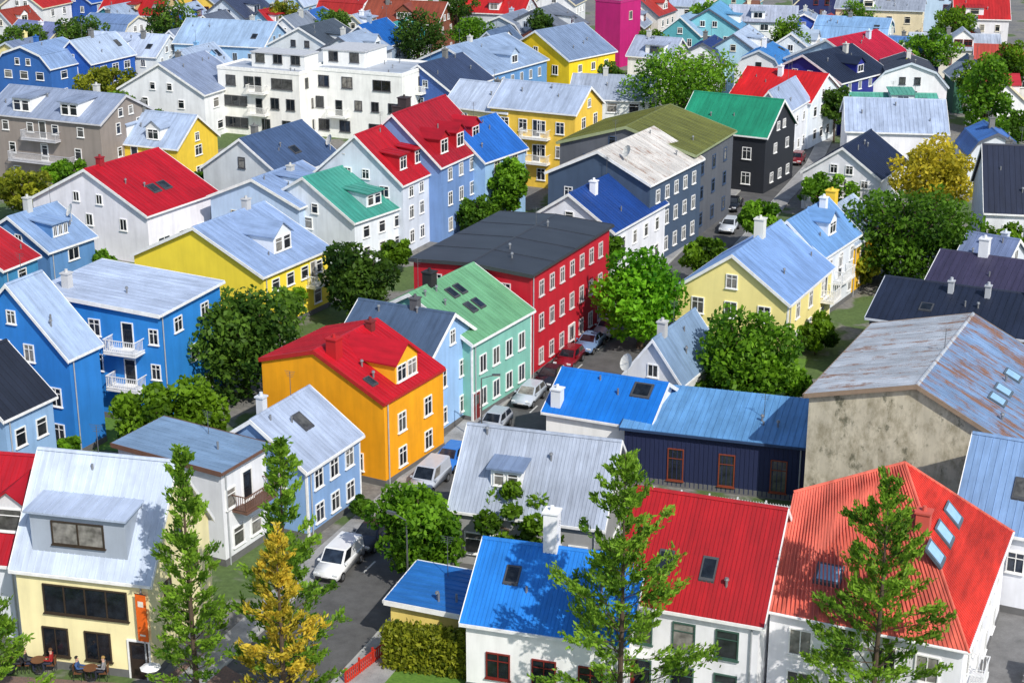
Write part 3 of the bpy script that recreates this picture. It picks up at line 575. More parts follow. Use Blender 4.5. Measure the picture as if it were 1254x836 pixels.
for f in FAR:
    pr=f[7]; dm=(); sk=(); tc=random.choice([WHITE,WHITE,(200,210,220),(230,220,190),(90,96,110)])
    u=random.random()
    if 'gable' not in f[0] and 'flat' not in f[0] and 'block' not in f[0]:
        if u<.25: pr=[(0,0),(.16,pr*.6),(.5,pr),(.84,pr*.6),(1,0)]
        elif u<.4: pr=[(0,.9),(.4,pr),(1,0)]
    fa='R' if f[6]=='R' else 'F'
    if u>.45: dm=[(fa,random.uniform(.3,.6),.6,random.choice([1.8,2.2,3.0]),1.4,random.choice('gs'),random.choice([1,2]),random.choice([None,WALLW]))]
    if random.random()<.4: sk=[(fa,.85,1.8,.9,1.2)]
    H(f[0],f[1],f[2],f[3],f[5],f[6],pr,f[8],f[9],th=f[4]+random.uniform(-6,6),dorm=dm,sky=sk,trim=tc)
# ---------------------------------------------------------------- ground, road
def groundm():
    m,nt,b=newmat('ground'); mp=mapped(nt,(1,1,1))
    c=ramp(nt,noise(nt,mp,.09,5,.6).outputs[0],[(.38,(.15,.15,.15)),(.5,(.21,.2,.18)),(.54,(.08,.13,.035)),(.75,(.11,.17,.045))])
    f=ramp(nt,noise(nt,mp,3,4).outputs[0],[(.3,g(.7)),(.7,g(1.2))])
    nt.links.new(mix(nt,1.0,c.outputs[0],f.outputs[0],'MULTIPLY'),b.inputs['Base Color']); b.inputs['Roughness'].default_value=.95; return m
m=MB(); m.poly([(-2500,-200,0),(2500,-200,0),(2500,6000,0),(-2500,6000,0)]); struct(m.build('ground',groundm()))
def asph(c=.05):
    m,nt,b=newmat('asphalt'); mp=mapped(nt,(1,1,1))
    f=ramp(nt,noise(nt,mp,.7,5,.7).outputs[0],[(.3,g(c*.75)),(.7,g(c*1.4))])
    f2=ramp(nt,noise(nt,mp,30,2).outputs[0],[(.3,g(.8)),(.7,g(1.15))])
    nt.links.new(mix(nt,1.0,f.outputs[0],f2.outputs[0],'MULTIPLY'),b.inputs['Base Color']); b.inputs['Roughness'].default_value=.85; return m
ROAD=[at(*p) for p in ((270,905),(330,848),(397,780),(467,705),(573,602),(667,508),(760,420),(835,342),(888,287),(930,240),(968,200),(990,160),(1003,105),(1010,50),(1016,-10))]
def offs(path,d):
    out=[]
    for i,p in enumerate(path):
        a=path[max(0,i-1)]; b=path[min(len(path)-1,i+1)]; t=(b-a).normalized(); k=.72 if i>6 else 1; out.append(p+Vector((t.y,-t.x,0))*d*k)
    return out
def strip(name,path,d0,d1,z,mat,solid=False):
    a=offs(path,d0); b=offs(path,d1); m=MB()
    for i in range(len(path)-1):
        q=[a[i],b[i],b[i+1],a[i+1]]
        if solid: m.hexa([(p.x,p.y,-.1) for p in q]+[(p.x,p.y,z) for p in q])
        else: m.poly([(p.x,p.y,z) for p in q])
    return struct(m.build(name,mat))
strip('road',ROAD,-3.5,2.6,.006,asph(.09))
pav=asph(.28)
strip('pavement_left',ROAD,-5.2,-3.65,.12,pav,True); strip('kerb_left',ROAD,-3.65,-3.5,.125,plain((170,170,166),.8),True)
strip('pavement_right',ROAD,2.75,5.2,.12,pav,True); strip('kerb_right',ROAD,2.6,2.75,.125,plain((170,170,166),.8),True)
m=MB()
for i in range(3,7):
    a,b=ROAD[i],ROAD[i+1]; t=(b-a).normalized(); L=(b-a).length; k=0
    while k<L-2:
        p=a+t*k-Vector((t.y,-t.x,0))*1.2; q=p+t*1.6; n=Vector((t.y,-t.x,0))*.06
        m.poly([tuple((p-n).xy)+(.011,),tuple((p+n).xy)+(.011,),tuple((q+n).xy)+(.011,),tuple((q-n).xy)+(.011,)]); k+=5
struct(m.build('road_marking',plain((200,200,196),.7)))
CR=[at(*p) for p in ((-300,905),(0,880),(270,905),(600,960))]
strip('cross_road',CR,-4,4,.010,asph(.09))
tp=[at(*p) for p in ((-40,826),(185,840),(250,800),(330,850),(270,905),(0,870))]
m=MB(); m.poly([(p.x,p.y,.1) for p in tp]); m.poly([(p.x,p.y,-.1) for p in reversed(tp)])
for i in range(6):
    a,b=tp[i],tp[(i+1)%6]; m.poly([(a.x,a.y,-.1),(b.x,b.y,-.1),(b.x,b.y,.1),(a.x,a.y,.1)])
pm,nt,b_=newmat('paving'); br=N(nt,'ShaderNodeTexBrick'); br.inputs['Scale'].default_value=1.6; br.inputs['Color1'].default_value=(.22,.13,.10,1); br.inputs['Color2'].default_value=(.17,.11,.09,1); br.inputs['Mortar'].default_value=(.1,.09,.08,1)
nt.links.new(mapped(nt,(1,1,1)).outputs[0],br.inputs[0]); nt.links.new(br.outputs[0],b_.inputs['Base Color']); b_.inputs['Roughness'].default_value=.9
struct(m.build('terrace_paving',pm))
gm,nt,b_=newmat('lawn_grass')
c=ramp(nt,noise(nt,mapped(nt,(1,1,1)),5,5).outputs[0],[(.3,(.06,.14,.015)),(.7,(.13,.25,.03))]); nt.links.new(c.outputs[0],b_.inputs['Base Color']); b_.inputs['Roughness'].default_value=.9
def patch(name,px,mat):
    gl=[at(*p) for p in px]; m=MB(); m.poly([(p.x,p.y,.02) for p in gl]); struct(m.build(name,mat))
patch('lawn',((440,840),(478,808),(580,822),(575,880),(430,880)),gm)
patch('lawn',((80,545),(210,560),(290,470),(230,440)),gm)
patch('lawn',((860,490),(960,500),(990,440),(900,430)),gm)
patch('courtyard',((1150,900),(1196,800),(1235,715),(1340,700),(1400,900)),asph(.16))
# ---------------------------------------------------------------- foliage
def leaves(name,C,size,shade,mat,parent,asp=.6,dirs=None,loc=(0,0,0)):
    n=len(C); u=rng.normal(size=(n,3)) if dirs is None else dirs+rng.normal(size=(n,3))*.5
    u/=np.linalg.norm(u,axis=1)[:,None]
    w=np.cross(u,rng.normal(size=(n,3))); w/=np.linalg.norm(w,axis=1)[:,None]
    s=(size*rng.uniform(.6,1.3,n))[:,None]
    v=np.stack([C-u*s,C+w*s*asp-u*s*.1,C+u*s,C-w*s*asp+u*s*.1],1).reshape(-1,3)
    me=bpy.data.meshes.new(name); me.from_pydata(v.tolist(),[],np.arange(4*n).reshape(n,4).tolist())
    at_=me.attributes.new('shade','FLOAT','FACE'); at_.data.foreach_set('value',np.clip(shade,0,1).astype(np.float32))
    me.materials.append(mat); return link(name,me,parent,loc)
BARK=plain((84,70,56),.9)
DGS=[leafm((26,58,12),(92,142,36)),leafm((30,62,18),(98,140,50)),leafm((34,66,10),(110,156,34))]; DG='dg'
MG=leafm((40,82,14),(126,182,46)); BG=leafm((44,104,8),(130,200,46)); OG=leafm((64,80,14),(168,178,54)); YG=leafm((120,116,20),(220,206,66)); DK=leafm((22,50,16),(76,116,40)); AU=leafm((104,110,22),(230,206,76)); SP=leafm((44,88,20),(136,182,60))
def broad(label,x,y,rx,ry,zc,mat,n=5200,leaf=.24,group='leafy garden trees',name='broadleaf_tree'):
    if mat=='dg': mat=random.choice(DGS)
    c=at(x,y,zc); k=pxm(c); Rx=rx/k; Rz=ry/k
    root=thing(name,label,'tree',(c.x,c.y,0),random.uniform(0,6),group)
    nl=int(12+Rx*3); L=[]
    for i in range(nl):
        a=i*2.4+random.uniform(-.3,.3); h=1-2*(i+.5)/nl; r=math.sqrt(max(0,1-h*h)); q=random.uniform(.42,.86)
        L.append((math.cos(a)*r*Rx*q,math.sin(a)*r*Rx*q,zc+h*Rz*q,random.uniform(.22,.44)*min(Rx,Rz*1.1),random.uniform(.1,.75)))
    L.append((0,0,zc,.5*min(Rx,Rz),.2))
    P=[];SH=[]; wts=np.array([l[3]**2 for l in L]); wts/=wts.sum()
    for l,wt in zip(L,wts):
        m_=int(n*wt); d=rng.normal(size=(m_,3)); d/=np.linalg.norm(d,axis=1)[:,None]
        r=l[3]*rng.uniform(.35,1.16,m_)**.6; p=d*r[:,None]*np.array([1,1,.85])+np.array(l[:3]); P.append(p)
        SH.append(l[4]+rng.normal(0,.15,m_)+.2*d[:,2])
    P=np.concatenate(P); SH=np.concatenate(SH); P[:,2]=np.maximum(P[:,2],.3)
    m=MB(); tr=max(.1,Rx*.07); m.tube((0,0,-.2),(0.1,0,zc*.55),tr,tr*.75,8); m.tube((.1,0,zc*.55),(0,.1,zc+Rz*.5),tr*.75,tr*.2,8)
    for l in L[:9]: m.tube((.1,0,max(.4,zc*.5+random.uniform(-.1,.3)*Rz)),l[:3],tr*.45,tr*.12,6)
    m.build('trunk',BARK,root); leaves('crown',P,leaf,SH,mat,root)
    return root
def conifer(label,x,y,rad,yb,mat,group='airy conifers in the foreground',den=.85,leaf=.15,name='conifer_tree',gap=(.46,.78)):
    f=at(x,yb); dy=-(y-418)/FPX; Hh=HC+f.y*(-sp+dy*cp)/(cp+dy*sp)
    root=thing(name,label,'tree',(f.x,f.y,0),random.uniform(0,6),group)
    m=MB(); m.tube((0,0,-.2),(.05,0,Hh*.5),.17,.1,8); m.tube((.05,0,Hh*.5),(0,0,Hh),.1,.015,8)
    P=[];SH=[];D=[]; z=Hh*.1
    def tuft(p0,d,l,nn,spr,sh,t0=.2):
        t=rng.uniform(t0,1.05,nn)
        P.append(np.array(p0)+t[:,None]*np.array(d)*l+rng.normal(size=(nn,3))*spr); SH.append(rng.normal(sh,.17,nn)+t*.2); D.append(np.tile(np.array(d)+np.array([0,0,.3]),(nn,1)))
    while z<Hh*.985:
        fr=z/Hh; ln=rad*(1-fr)**.8+.22
        nb=random.choice([3,4,4,5]) if fr<.8 else 4; a0=random.uniform(0,6)
        for i in range(nb):
            if random.random()<.1: continue
            a=a0+i*2*PI/nb+random.uniform(-.5,.5); l=ln*random.uniform(.35,1.35); up=random.uniform(.1,.55)+fr*.7
            d=Vector((math.cos(a),math.sin(a),up)).normalized(); o_=Vector((0,0,z+random.uniform(-.2,.2))); e=o_+d*l
            m.tube(o_,e,.035*(1.2-fr),.008,4,cap=False); sh=.15+.6*random.random()
            tuft(o_,d,l,int((9+13*l)*den),.08+.03*l,sh,.3)
            k=int(2+l*2.2)
            for j in range(k):
                t=random.uniform(.4,.98); side=random.choice([-1,1]); q=o_+d*l*t
                d2=(d+Vector((-math.sin(a),math.cos(a),0))*side*random.uniform(.5,1.1)+Vector((0,0,random.uniform(0,.6)))).normalized()
                l2=l*random.uniform(.18,.36)*(1.25-t*.6)+.14
                m.tube(q,q+d2*l2,.01,.005,3,cap=False); tuft(q,d2,l2,int((9+20*l2)*den),.075,sh)
        z+=random.uniform(*gap)*(1-.4*fr)
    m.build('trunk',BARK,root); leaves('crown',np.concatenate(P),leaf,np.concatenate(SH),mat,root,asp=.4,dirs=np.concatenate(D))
broad('large dark green tree between the cobalt blue and golden houses',298,412,80,70,4.6,DG,8000)
broad('wide dark green tree in front of the cobalt blue house',205,514,88,52,3.4,DG,8000)
broad('dark tree right of the lemon yellow house',436,344,52,48,4.2,DK)
broad('bright green round tree beside the crimson building',785,362,64,64,4.6,BG,7500)
broad('olive green round tree in front of the pale yellow house',916,440,62,66,4.4,MG,7500)
broad('green tree on the pavement left of the grey corrugated roof',510,645,60,58,3.6,MG,7500,.19)
broad('dark green tree in front of the grey corrugated roof',642,632,68,48,3.6,DG,7000,.19)
broad('very large dark tree at the right below the yellowing tree',1118,288,92,60,5.0,DG,9500)
broad('yellowing tree with open crown on the right',1148,212,62,40,6,YG,5500)
broad('tall green tree near the right edge',1208,122,40,78,8.0,MG,6500)
broad('big round green tree at the top right of centre',836,98,76,46,8.0,MG,7500)
broad('dark evergreen clump left of top centre',512,44,40,34,7.0,DK,4500)
broad('green shrubby tree right of the dark evergreen clump',576,38,28,20,7.0,MG,2500)
broad('dark green tree at the top edge on the left',208,30,38,30,8.0,DG,4000)
broad('slim tall green tree beside the yellow apartment house',624,222,28,48,5.0,MG,4500)
broad('low dark shrub tree under the slim tall tree',585,262,34,22,2.4,DG,2800)
broad('yellow-green tree on the left near the white roofs',128,98,42,20,6.2,OG,3500)
broad('yellow-green tree at the left edge beside the cherry red roof',28,232,38,26,3.8,OG,3500)
broad('small dark green tree at the top left of the white blocky house',966,48,28,28,7.5,DG,3200)
broad('green bush tree in front of the navy roofed cottage',1010,234,40,22,3.0,MG,3000)
broad('green tree near the top right corner',1140,58,42,22,7.5,MG,3500)
broad('dark tree between the crimson building and the white gabled house',742,306,24,26,4.0,DG,3000)
broad('yellow-green tree beside the ultramarine house',1104,96,26,26,6.0,OG,2500)
broad('small yellow tree at the top edge left of centre',345,16,26,16,7.0,OG,2000)
broad('dark green row tree at the top left corner, left one',28,46,40,18,7.0,DG,2800)
broad('dark green row tree at the top left corner, right one',100,38,40,18,7.0,DG,2800)
broad('dark shrub below the pale yellow house on its right',1000,408,24,22,1.8,DG,2500)
broad('brownish shrub left of the very large dark tree',1056,322,26,26,2.5,OG,2500)
broad('green shrub behind the wing of the cobalt blue house',345,368,28,24,2.4,MG,2500)
broad('dark tree beyond the tall tree near the right edge',1240,80,24,38,7.0,DG,2800)
broad('leafy tree among the roofs left of the white modern blocks',190,146,22,14,3.0,DG,2000)
broad('green garden shrub beside the navy clad modern building',870,486,30,20,1.6,DG,2500)
broad('round shrub by the street corner below the light blue house',445,620,16,12,1.0,DG,1800,.16)
broad('green tree at the top edge right of the brown house',560,8,30,18,8,DG,2500)
broad('mid green tree in the gap beside the magenta tower',800,54,22,20,6,DG,2500)
broad('green tree behind the emerald roofed house',906,140,22,18,7,DG,2200)
broad('green tree left of the long white house',1024,128,20,24,5,DG,2500)
broad('leafy tree beside the bright yellow house',748,94,20,18,5,DG,2200)
broad('green tree at the top edge above the mint tinted house',1052,18,26,18,8,MG,2500)
broad('dark tree at the top right beside the beige block',1168,28,30,22,8,DG,2800)
broad('pair of low shrubs behind the cherry red roofed house',250,224,22,16,3,DG,2000)
broad('small shrub between lemon yellow house and dark roof',232,386,22,18,2,MG,2200)
broad('leafy shrub at the left edge below the blue cottage',120,322,26,16,2,MG,2000)
broad('green tree at the top edge right of the yellow top tree',410,26,24,18,7,DG,2200)
broad('green tree behind the purple roof at the right edge',1225,300,34,26,4,DG,3000)
broad('leafy shrub beside the bare concrete house',974,470,20,18,1.8,MG,2000)
broad('low shrub by the yard of the black roofed house',80,548,26,14,1.4,MG,2000,.2)
broad('dark green street tree by the far bend, near the pale yellow house',862,314,30,24,3.4,DG,3200)
broad('green street tree at the far bend above the pale yellow roof',930,268,28,24,3.4,MG,3200)
broad('green tree below the grey-brown building balcony',80,210,30,18,3,MG,2500)
broad('dark tree left of the steep grey roof',150,128,22,18,5,DG,2200)
broad('dark tree between the slate roof and the tall pale blue house',262,262,20,16,2.6,DG,2000)
broad('green tree at the right edge below the tall green tree',1240,160,26,26,4,DG,2600)
broad('round green tree at the top edge near the white silver roofed house',862,18,26,18,8,MG,2400)
broad('dark little tree between the grey pitched house and stone house',664,30,18,18,8,DK,2000)
broad('green tree beside the dark roofed house on the right',1196,96,24,22,6,DG,2400)
broad('shrub at the foot of the teal roofed house',484,310,24,16,2,DG,2200)
conifer('tall slender green conifer right of the cafe',243,548,2.6,868,SP)
conifer('tall slender green conifer behind the golden tree',358,540,3.0,872,SP)
conifer('pale golden autumn tree at the bottom left of centre',350,650,2.5,900,AU,den=.75)
conifer('tall green conifer in front of the vivid blue and deep red roofs',757,552,4.5,905,SP)
conifer('tall green conifer in front of the faded orange-red hipped roof',1064,584,4.5,905,SP)
conifer('leafy conifer branches cut off by the left edge at the cafe',-4,690,2.6,880,SP)
# hedge
a,b=at(474,812),at(582,826); d=(b-a).normalized(); L=(b-a).length
hz=thing('hedge','clipped olive green hedge below the tiny yellow shed','hedge',(a+b)/2,math.atan2(d.y,d.x))
n=6500; P=rng.uniform([-L/2,-.6,.1],[L/2,.6,2.2],(n,3)); P+=rng.normal(0,.09,(n,3)); e=rng.integers(0,3,n)
P[e==0,2]=2.2+rng.normal(0,.12,(e==0).sum()); P[e==1,1]=-.6+rng.normal(0,.1,(e==1).sum())
m=MB()
for i in range(8): m.tube((-L/2+.3+i*(L-.6)/7,0,-.1),(-L/2+.3+i*(L-.6)/7,0,1.6),.05,.03,5)
m.build('trunk',BARK,hz); leaves('crown',P,.14,rng.normal(.4,.25,n),OG,hz)
# ---------------------------------------------------------------- fences
def fence(label,p0,p1,h,col,cat='fence',posts=6,gap=.18,bw=.1):
    d=p1-p0; L=d.length; root=thing('fence',label,cat,(p0.x,p0.y,0),math.atan2(d.y,d.x)); mt=plain(col,.6); m=MB()
    m.box(0,L,-.02,.02,h*.2,h*.2+.08); m.box(0,L,-.02,.02,h*.85,h*.85+.08); k=.05
    while k<L: m.box(k,k+bw,-.045,-.022,.08,h); k+=gap
    m.build('panel',mt,root)
    for i in range(posts):
        q=MB(); x=L*i/(posts-1); q.box(x-.05,x+.05,.022,.12,-.2,h+.08); q.build('post',mt,root)
fence('white railing fence in front of the navy clad modern building',at(800,618),at(972,640),1.2,(226,228,230),bw=.04)
fence('low red picket fence beside the lawn at the bottom',at(425,838),at(474,800),.9,(196,50,30),posts=4)
fence('white picket fence in the yard of the black roofed house at left',at(2,572),at(60,552),1.1,(230,232,236),posts=4)
fence('brown board fence right of the azure roofed house',at(862,520),at(905,528),1.7,(96,76,62),posts=4,gap=.12)
fence('grey board fence beside the road near the pale yellow house',at(806,408),at(840,372),1.5,(130,132,136),posts=5,gap=.12)
# ---------------------------------------------------------------- cars
def car(label,x,y,col,kind='hatch',flip=False,group='cars parked along the street'):
    p=at(x,y); best=min(range(len(ROAD)-1),key=lambda i:((ROAD[i]+ROAD[i+1])/2-p).length); t=(ROAD[best+1]-ROAD[best]).normalized()
    rz=math.atan2(t.y,t.x)+(PI if flip else 0)
    root=thing('parked_van' if kind=='van' else 'parked_car',label,'van' if kind=='van' else 'car',(p.x,p.y,.008),rz,group)
    sc_=.94 if kind=='van' else .92; root.scale=(sc_,sc_,sc_)
    pt=plain(col,.22,.1,.04); gl=glassm()
    if kind=='van':
        hl=2.1; prof=[(-hl,.32),(-hl,1.0),(-hl+.05,1.05),(1.1,1.05),(1.8,.92),(hl,.7),(hl,.32)]; cb=(-hl+.03,1.25); ct=(-hl+.12,.5); zt=1.78; z0=1.0; hw=.86; tw=.74
    elif kind=='sedan':
        hl=2.15; prof=[(-hl,.35),(-hl,.85),(-hl+.12,.95),(.9,.97),(1.9,.85),(hl,.62),(hl,.32)]; cb=(-1.75,1.0); ct=(-1.05,.15); zt=1.43; z0=.93; hw=.87; tw=.64
    else:
        hl=1.95; prof=[(-hl,.35),(-hl,.88),(-hl+.08,.98),(.8,1.0),(1.62,.88),(hl,.64),(hl,.32)]; cb=(-hl+.06,1.02); ct=(-1.55,.2); zt=1.48; z0=.95; hw=.85; tw=.65
    m=MB()
    for s in (-1,1): m.poly([(px,s*hw,pz) for px,pz in prof])
    for i in range(len(prof)):
        a,b=prof[i],prof[(i+1)%len(prof)]; m.poly([(a[0],-hw,a[1]),(b[0],-hw,b[1]),(b[0],hw,b[1]),(a[0],hw,a[1])])
    body=m.build('body',pt,root,bevel=.07)
    for f in body.data.polygons: f.use_smooth=True
    B_=[(cb[0],-hw+.04,z0),(cb[1],-hw+.04,z0),(cb[1],hw-.04,z0),(cb[0],hw-.04,z0)]; T_=[(ct[0],-tw,zt),(ct[1],-tw,zt),(ct[1],tw,zt),(ct[0],tw,zt)]
    m=MB(); m.hexa(B_+T_); m.build('cabin',pt,root,bevel=.05)
    def gq(nm,q,ins=.1,lo=.12,u0=0,u1=1,offn=.015):
        q=[Vector(v) for v in q]; f=lambda u,v:(q[0].lerp(q[1],u)).lerp(q[3].lerp(q[2],u),v)
        nn=(q[1]-q[0]).cross(q[3]-q[0]).normalized(); cc=sum(q,Vector())/4
        if nn.dot(cc-Vector((0,0,1.1)))<0: nn=-nn
        du=(u1-u0); m=MB(); m.poly([f(u0+du*ins,lo)+nn*offn,f(u1-du*ins,lo)+nn*offn,f(u1-du*ins,1-ins)+nn*offn,f(u0+du*ins,1-ins)+nn*offn]); m.build(nm,gl,root)
    gq('windscreen',[B_[1],B_[2],T_[2],T_[1]],.07); gq('rear_window',[B_[3],B_[0],T_[0],T_[3]],.1)
    for a in ((0,1),(3,2)):
        q=[B_[a[0]],B_[a[1]],T_[a[1]],T_[a[0]]]
        if kind!='van': gq('side_window',q,.08,.15,.02,.5)
        gq('side_window',q,.08,.15,.5 if kind!='van' else .62,.99)
    for sx in (-1,1):
        for sy in (-1,1):
            m=MB(); m.tube((0,-.11,0),(0,.11,0),.32,.32,16); w=m.build('wheel',plain((22,22,24),.8),root,(sx*(hl-.75),sy*(hw-.08),.32))
            r=MB(); r.tube((0,sy*.112,0),(0,sy*.125,0),.2,.18,12); r.build('rim',plain((150,152,156),.3,.7),w)
    for sy in (-1,1):
        m=MB(); m.box(hl-.12,hl+.015,sy*(hw-.2)-.16,sy*(hw-.2)+.16,.62,.76); m.build('headlight',plain((220,224,228),.15),root,bevel=.02)
        m=MB(); m.box(-hl-.015,-hl+.1,sy*(hw-.14)-.1,sy*(hw-.14)+.1,.66,.9); m.build('tail_light',plain((150,14,14),.2),root,bevel=.02)
        m=MB(); m.box(cb[1]-.35,cb[1]-.2,sy*(hw+.09)-.09,sy*(hw+.09)+.09,1.0,1.14); m.build('wing_mirror',pt,root,bevel=.02)
    m=MB(); m.box(hl-.1,hl+.04,-.7,.7,.36,.5); m.build('bumper',plain((40,42,44),.5),root,bevel=.02)
    m=MB(); m.box(hl+.03,hl+.052,-.26,.26,.5,.6); m.build('number_plate',plain((225,225,225),.5),root)
car('white delivery van parked nearest at the bottom of the street',416,698,(232,234,236),'van',True)
car('dark grey car parked behind the nearest white van',456,664,(64,68,78),'sedan',True)
car('silver van parked by the golden house',526,596,(186,192,202),'van',True)
car('blue car parked behind the silver van',552,570,(52,116,196),'hatch',True)
car('pale grey hatchback parked by the door of the mint green house',606,526,(170,176,186),'hatch',True)
car('silver hatchback parked at the near corner of the crimson building',648,492,(186,194,204),'hatch',True)
car('black car second in the row along the crimson building',674,469,(34,36,46),'sedan',True)
car('maroon car third in the row along the crimson building',697,446,(124,22,36),'hatch',True)
car('steel blue car fourth in the row along the crimson building',722,427,(110,134,170),'sedan',True)
car('pale silver car last in the row along the crimson building',744,409,(206,210,216),'hatch',True)
car('black car at the far bend of the street',897,256,(26,28,34),'sedan',True)
car('silver car in front of the black car at the far bend',893,283,(200,206,214),'hatch',True)
car('dark red car parked far up the street by the narrow white house',976,200,(110,24,30),'hatch',True)
# ---------------------------------------------------------------- street lamps
def lamp(label,x,y,h=6,rz=0):
    p=at(x,y); r=thing('street_lamp',label,'street lamp',(p.x,p.y,.1),rz,'street lamps on the pavement'); mt=plain((120,124,126),.4,.6)
    m=MB(); m.tube((0,0,-.1),(0,0,h),.07,.045,8); m.tube((0,0,-.1),(0,0,.5),.11,.1,8); m.build('pole',mt,r)
    m=MB(); m.tube((0,0,h-.02),(.9,0,h+.25),.04,.035,6); m.build('arm',mt,r)
    m=MB(); m.box(.75,1.35,-.12,.12,h+.2,h+.32); m.build('lamp_head',mt,r,bevel=.03)
    m=MB(); m.box(.85,1.3,-.09,.09,h+.17,h+.198); m.build('lamp_glass',plain((220,220,205),.3),r)
lamp('thin grey street lamp by the bright green round tree',805,432,5,2.6)
lamp('thin grey street lamp near the mint green house',590,545,5,0)
lamp('thin grey street lamp at the bottom end of the street',500,735,5,2.6)
# ---------------------------------------------------------------- steps at the lower right
p=at(1272,862); r=thing('outdoor_steps','dark stone steps at the lower right corner beside the hipped house','steps',(p.x,p.y,0),-.4)
for i in range(8):
    m=MB(); m.box(-1.0,1.6,i*.32,(i+1)*.32 if i<7 else 3.2,-.1,.15*(i+1)); m.box(-1.0,1.6,i*.32-.02,i*.32+.06,.15*(i+1)+.002,.15*(i+1)+.02,1); m.build('step',[plain((86,86,90),.9),plain((140,140,142),.8)],r)
# ---------------------------------------------------------------- cafe terrace
wood=plain((110,72,44),.7)
def table(label,p):
    r=thing('cafe_table',label,'table',(p.x,p.y,.102),0,'cafe tables on the terrace')
    m=MB(); m.tube((0,0,.71),(0,0,.75),.4,.4,20); m.build('tabletop',wood,r); m=MB(); m.tube((0,0,.03),(0,0,.71),.04,.04,8); m.build('leg',plain(DARK,.5),r); m=MB(); m.tube((0,0,0),(0,0,.03),.25,.22,16); m.build('base',plain(DARK,.5),r)
def chair(label,p,rz):
    r=thing('cafe_chair',label,'chair',(p.x,p.y,.102),rz,'cafe chairs on the terrace'); mt=plain(DARK,.5)
    m=MB(); m.box(-.22,.22,-.22,.22,.42,.46); m.build('seat',wood,r,bevel=.01)
    m=MB(); m.box(-.24,-.2,-.2,.2,.55,.9); m.build('backrest',wood,r,bevel=.01)
    for x in (-.2,.2):
        for y in (-.2,.2):
            m=MB(); m.tube((x,y,0),(x,y,.42 if x>0 else .88),.02,.02,6); m.build('leg',mt,r)
def person(label,p,rz,shirt,trous,hair):
    r=thing('person',label,'person',(p.x,p.y,.102),rz)
    V=[(-.02,0,.55),(-.03,0,.75),(-.03,0,1.0),(-.02,0,1.1),(0,0,1.22),(.01,0,1.3),
       (.02,.1,.53),(.42,.11,.54),(.4,.11,.1),(.53,.11,.05),(.02,-.1,.53),(.42,-.11,.54),(.4,-.11,.1),(.53,-.11,.05),
       (-.03,.19,1.0),(.03,.24,.76),(.28,.16,.74),(.37,.14,.76),(-.03,-.19,1.0),(.03,-.24,.76),(.28,-.16,.74),(.37,-.14,.76)]
    E=[(0,1),(1,2),(2,3),(3,4),(4,5),(0,6),(6,7),(7,8),(8,9),(0,10),(10,11),(11,12),(12,13),(2,14),(14,15),(15,16),(16,17),(2,18),(18,19),(19,20),(20,21)]
    Rr=[.15,.14,.15,.06,.1,.085,.095,.07,.05,.045,.095,.07,.05,.045,.065,.05,.04,.035,.065,.05,.04,.035]
    me=bpy.data.meshes.new('body'); me.from_pydata(V,E,[]); 
    mt,nt,b=newmat('clothing'); tc=N(nt,'ShaderNodeTexCoord'); sx=N(nt,'ShaderNodeSeparateXYZ'); nt.links.new(tc.outputs['Object'],sx.inputs[0])
    rp=ramp(nt,sx.outputs[2],[(0,(.03,.03,.03)),(.08,lin(trous)),(.62,lin(shirt)),(1.0,(.5,.3,.22,1))],'CONSTANT')
    mr=N(nt,'ShaderNodeMath',operation='MULTIPLY'); mr.inputs[1].default_value=.92; nt.links.new(sx.outputs[2],mr.inputs[0]); nt.links.new(mr.outputs[0],rp.inputs[0])
    nt.links.new(rp.outputs[0],b.inputs['Base Color']); b.inputs['Roughness'].default_value=.8
    o=link('body',me,r); me.materials.append(mt)
    md=o.modifiers.new('s','SKIN')
    for i,v in enumerate(me.skin_vertices[0].data): v.radius=(Rr[i],Rr[i]); v.use_root=(i==0)
    sb=o.modifiers.new('u','SUBSURF'); sb.levels=1; sb.render_levels=2
    bm=bmesh.new(); bmesh.ops.create_icosphere(bm,subdivisions=2,radius=.115,matrix=Matrix.Translation((-.02,0,1.3)))
    bmesh.ops.delete(bm,geom=[v for v in bm.verts if v.co.z<1.26 or v.co.x>.06],context='VERTS')
    hm=bpy.data.meshes.new('hair'); bm.to_mesh(hm); bm.free(); hm.materials.append(plain(hair,.8)); link('hair',hm,r)
T1,T2,T3=at(48,822,.1),at(112,832,.1),at(12,822,.1)
table('round wooden cafe table, middle of the terrace',T1); table('round wooden cafe table nearest the cafe door',T2); table('round wooden cafe table at the left edge',T3)
for T,who in ((T1,'middle'),(T2,'door'),(T3,'edge')):
    for s in (-1,1):
        p=T+Vector((s*.68,.05,0)); chair('wooden cafe chair at the %s table, %s side'%(who,'left' if s<0 else 'right'),p,0 if s<0 else PI)
PPL=[('seated person in a dark jacket left of the middle table',T1,-1,(30,34,44),(30,36,60),(40,28,20)),('seated person in a red top right of the middle table',T1,1,(150,30,30),(40,44,60),(90,60,30)),
     ('seated person in a blue shirt left of the table by the door',T2,-1,(50,80,130),(36,36,40),(30,24,20)),('seated person in a grey jumper right of the table by the door',T2,1,(130,130,134),(30,34,50),(150,120,70)),
     ('seated person in black at the edge table',T3,1,(20,20,24),(40,40,44),(60,40,26))]
for l,T,s,a_,b_,c_ in PPL:
    p=T+Vector((s*.68,.05,0)); person(l,p,0 if s<0 else PI,a_,b_,c_)
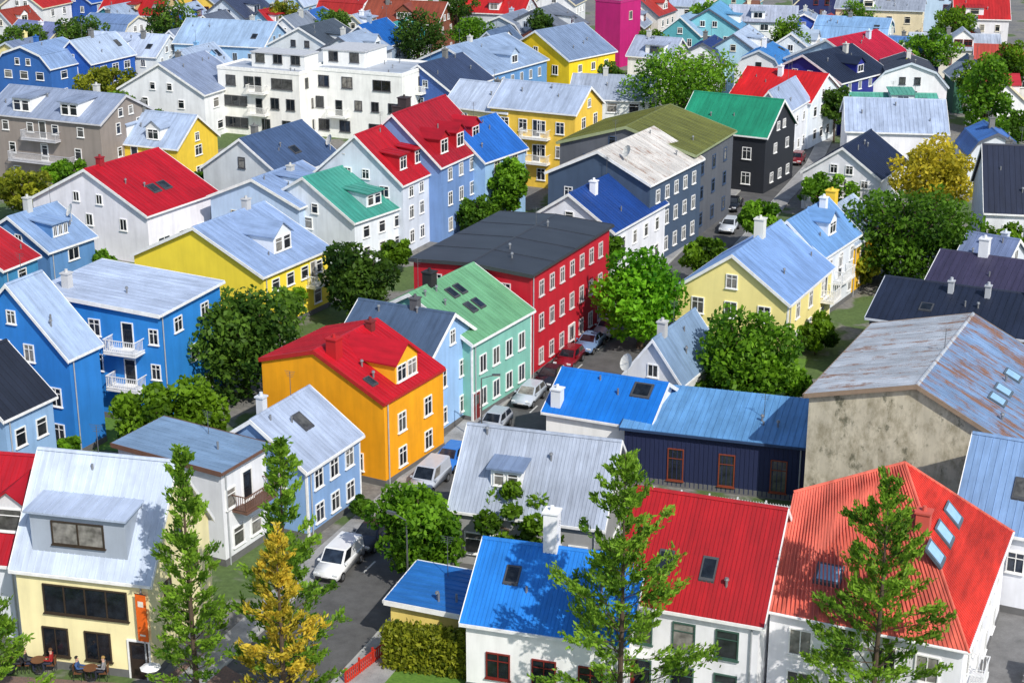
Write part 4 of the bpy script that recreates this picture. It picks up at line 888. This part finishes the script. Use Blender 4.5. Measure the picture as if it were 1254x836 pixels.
# parasol
p=at(188,862,.1); r=thing('parasol','white parasol at the corner of the cafe terrace','parasol',(p.x,p.y,.102))
m=MB(); m.tube((0,0,0),(0,0,2.3),.025,.025,8); m.build('pole',plain(DARK,.5),r)
m=MB()
for i in range(8):
    a0,a1=2*PI*i/8,2*PI*(i+1)/8; m.poly([(0,0,2.4),(.55*math.cos(a0),.55*math.sin(a0),2.15),(.55*math.cos(a1),.55*math.sin(a1),2.15)])
m.build('canopy',plain((240,240,236),.7),r)
m=MB(); m.tube((0,0,0),(0,0,.08),.25,.22,14); m.build('base',plain((90,90,90),.8),r)
# orange banner on the cafe corner
p=at(180,712,5.8); r=thing('banner_sign','orange vertical banner hanging on the corner of the cream cafe','sign',(p.x-.35,p.y-.28,0),-.33)
m=MB(); m.box(-.3,.3,-.03,.03,2.5,5.2); m.build('panel',plain((236,104,24),.6),r)
m=MB(); m.box(-.16,.16,-.036,-.031,4.5,4.82); m.box(-.16,.16,-.036,-.031,2.8,2.9); m.build('emblem',plain((236,230,214),.6),r)
m=MB(); m.tube((-.34,0,5.22),(.34,0,5.22),.025,.025,6); m.build('bracket',plain(DARK,.4),r)
# ---------------------------------------------------------------- light, sky, camera
EL=math.radians(43); AZ=Vector((.5,-.866))
sv=Vector((AZ.x*math.cos(EL),AZ.y*math.cos(EL),math.sin(EL)))
sl=bpy.data.lights.new('sun','SUN'); sl.energy=4.2; sl.angle=math.radians(.6); sl.color=(1,.95,.87)
so=bpy.data.objects.new('sun',sl); COL.objects.link(so); so.rotation_euler=sv.to_track_quat('Z','Y').to_euler(); so.location=(0,0,100)
w=bpy.data.worlds.new('World'); S.world=w; w.use_nodes=True; nt=w.node_tree; bgn=nt.nodes['Background']
sk=nt.nodes.new('ShaderNodeTexSky'); sk.sky_type='NISHITA'; sk.sun_disc=False; sk.sun_elevation=EL; sk.sun_rotation=math.atan2(AZ.x,AZ.y)
nt.links.new(sk.outputs[0],bgn.inputs[0]); bgn.inputs[1].default_value=.15
S.view_settings.view_transform='Standard'; S.view_settings.look='None'; S.view_settings.exposure=0
cd=bpy.data.cameras.new('camera'); cd.sensor_width=36; cd.lens=36*FPX/1254; cd.clip_end=9000
co=bpy.data.objects.new('camera',cd); COL.objects.link(co); co.location=(0,0,HC); co.rotation_euler=(PI/2-PITCH,0,0); S.camera=co
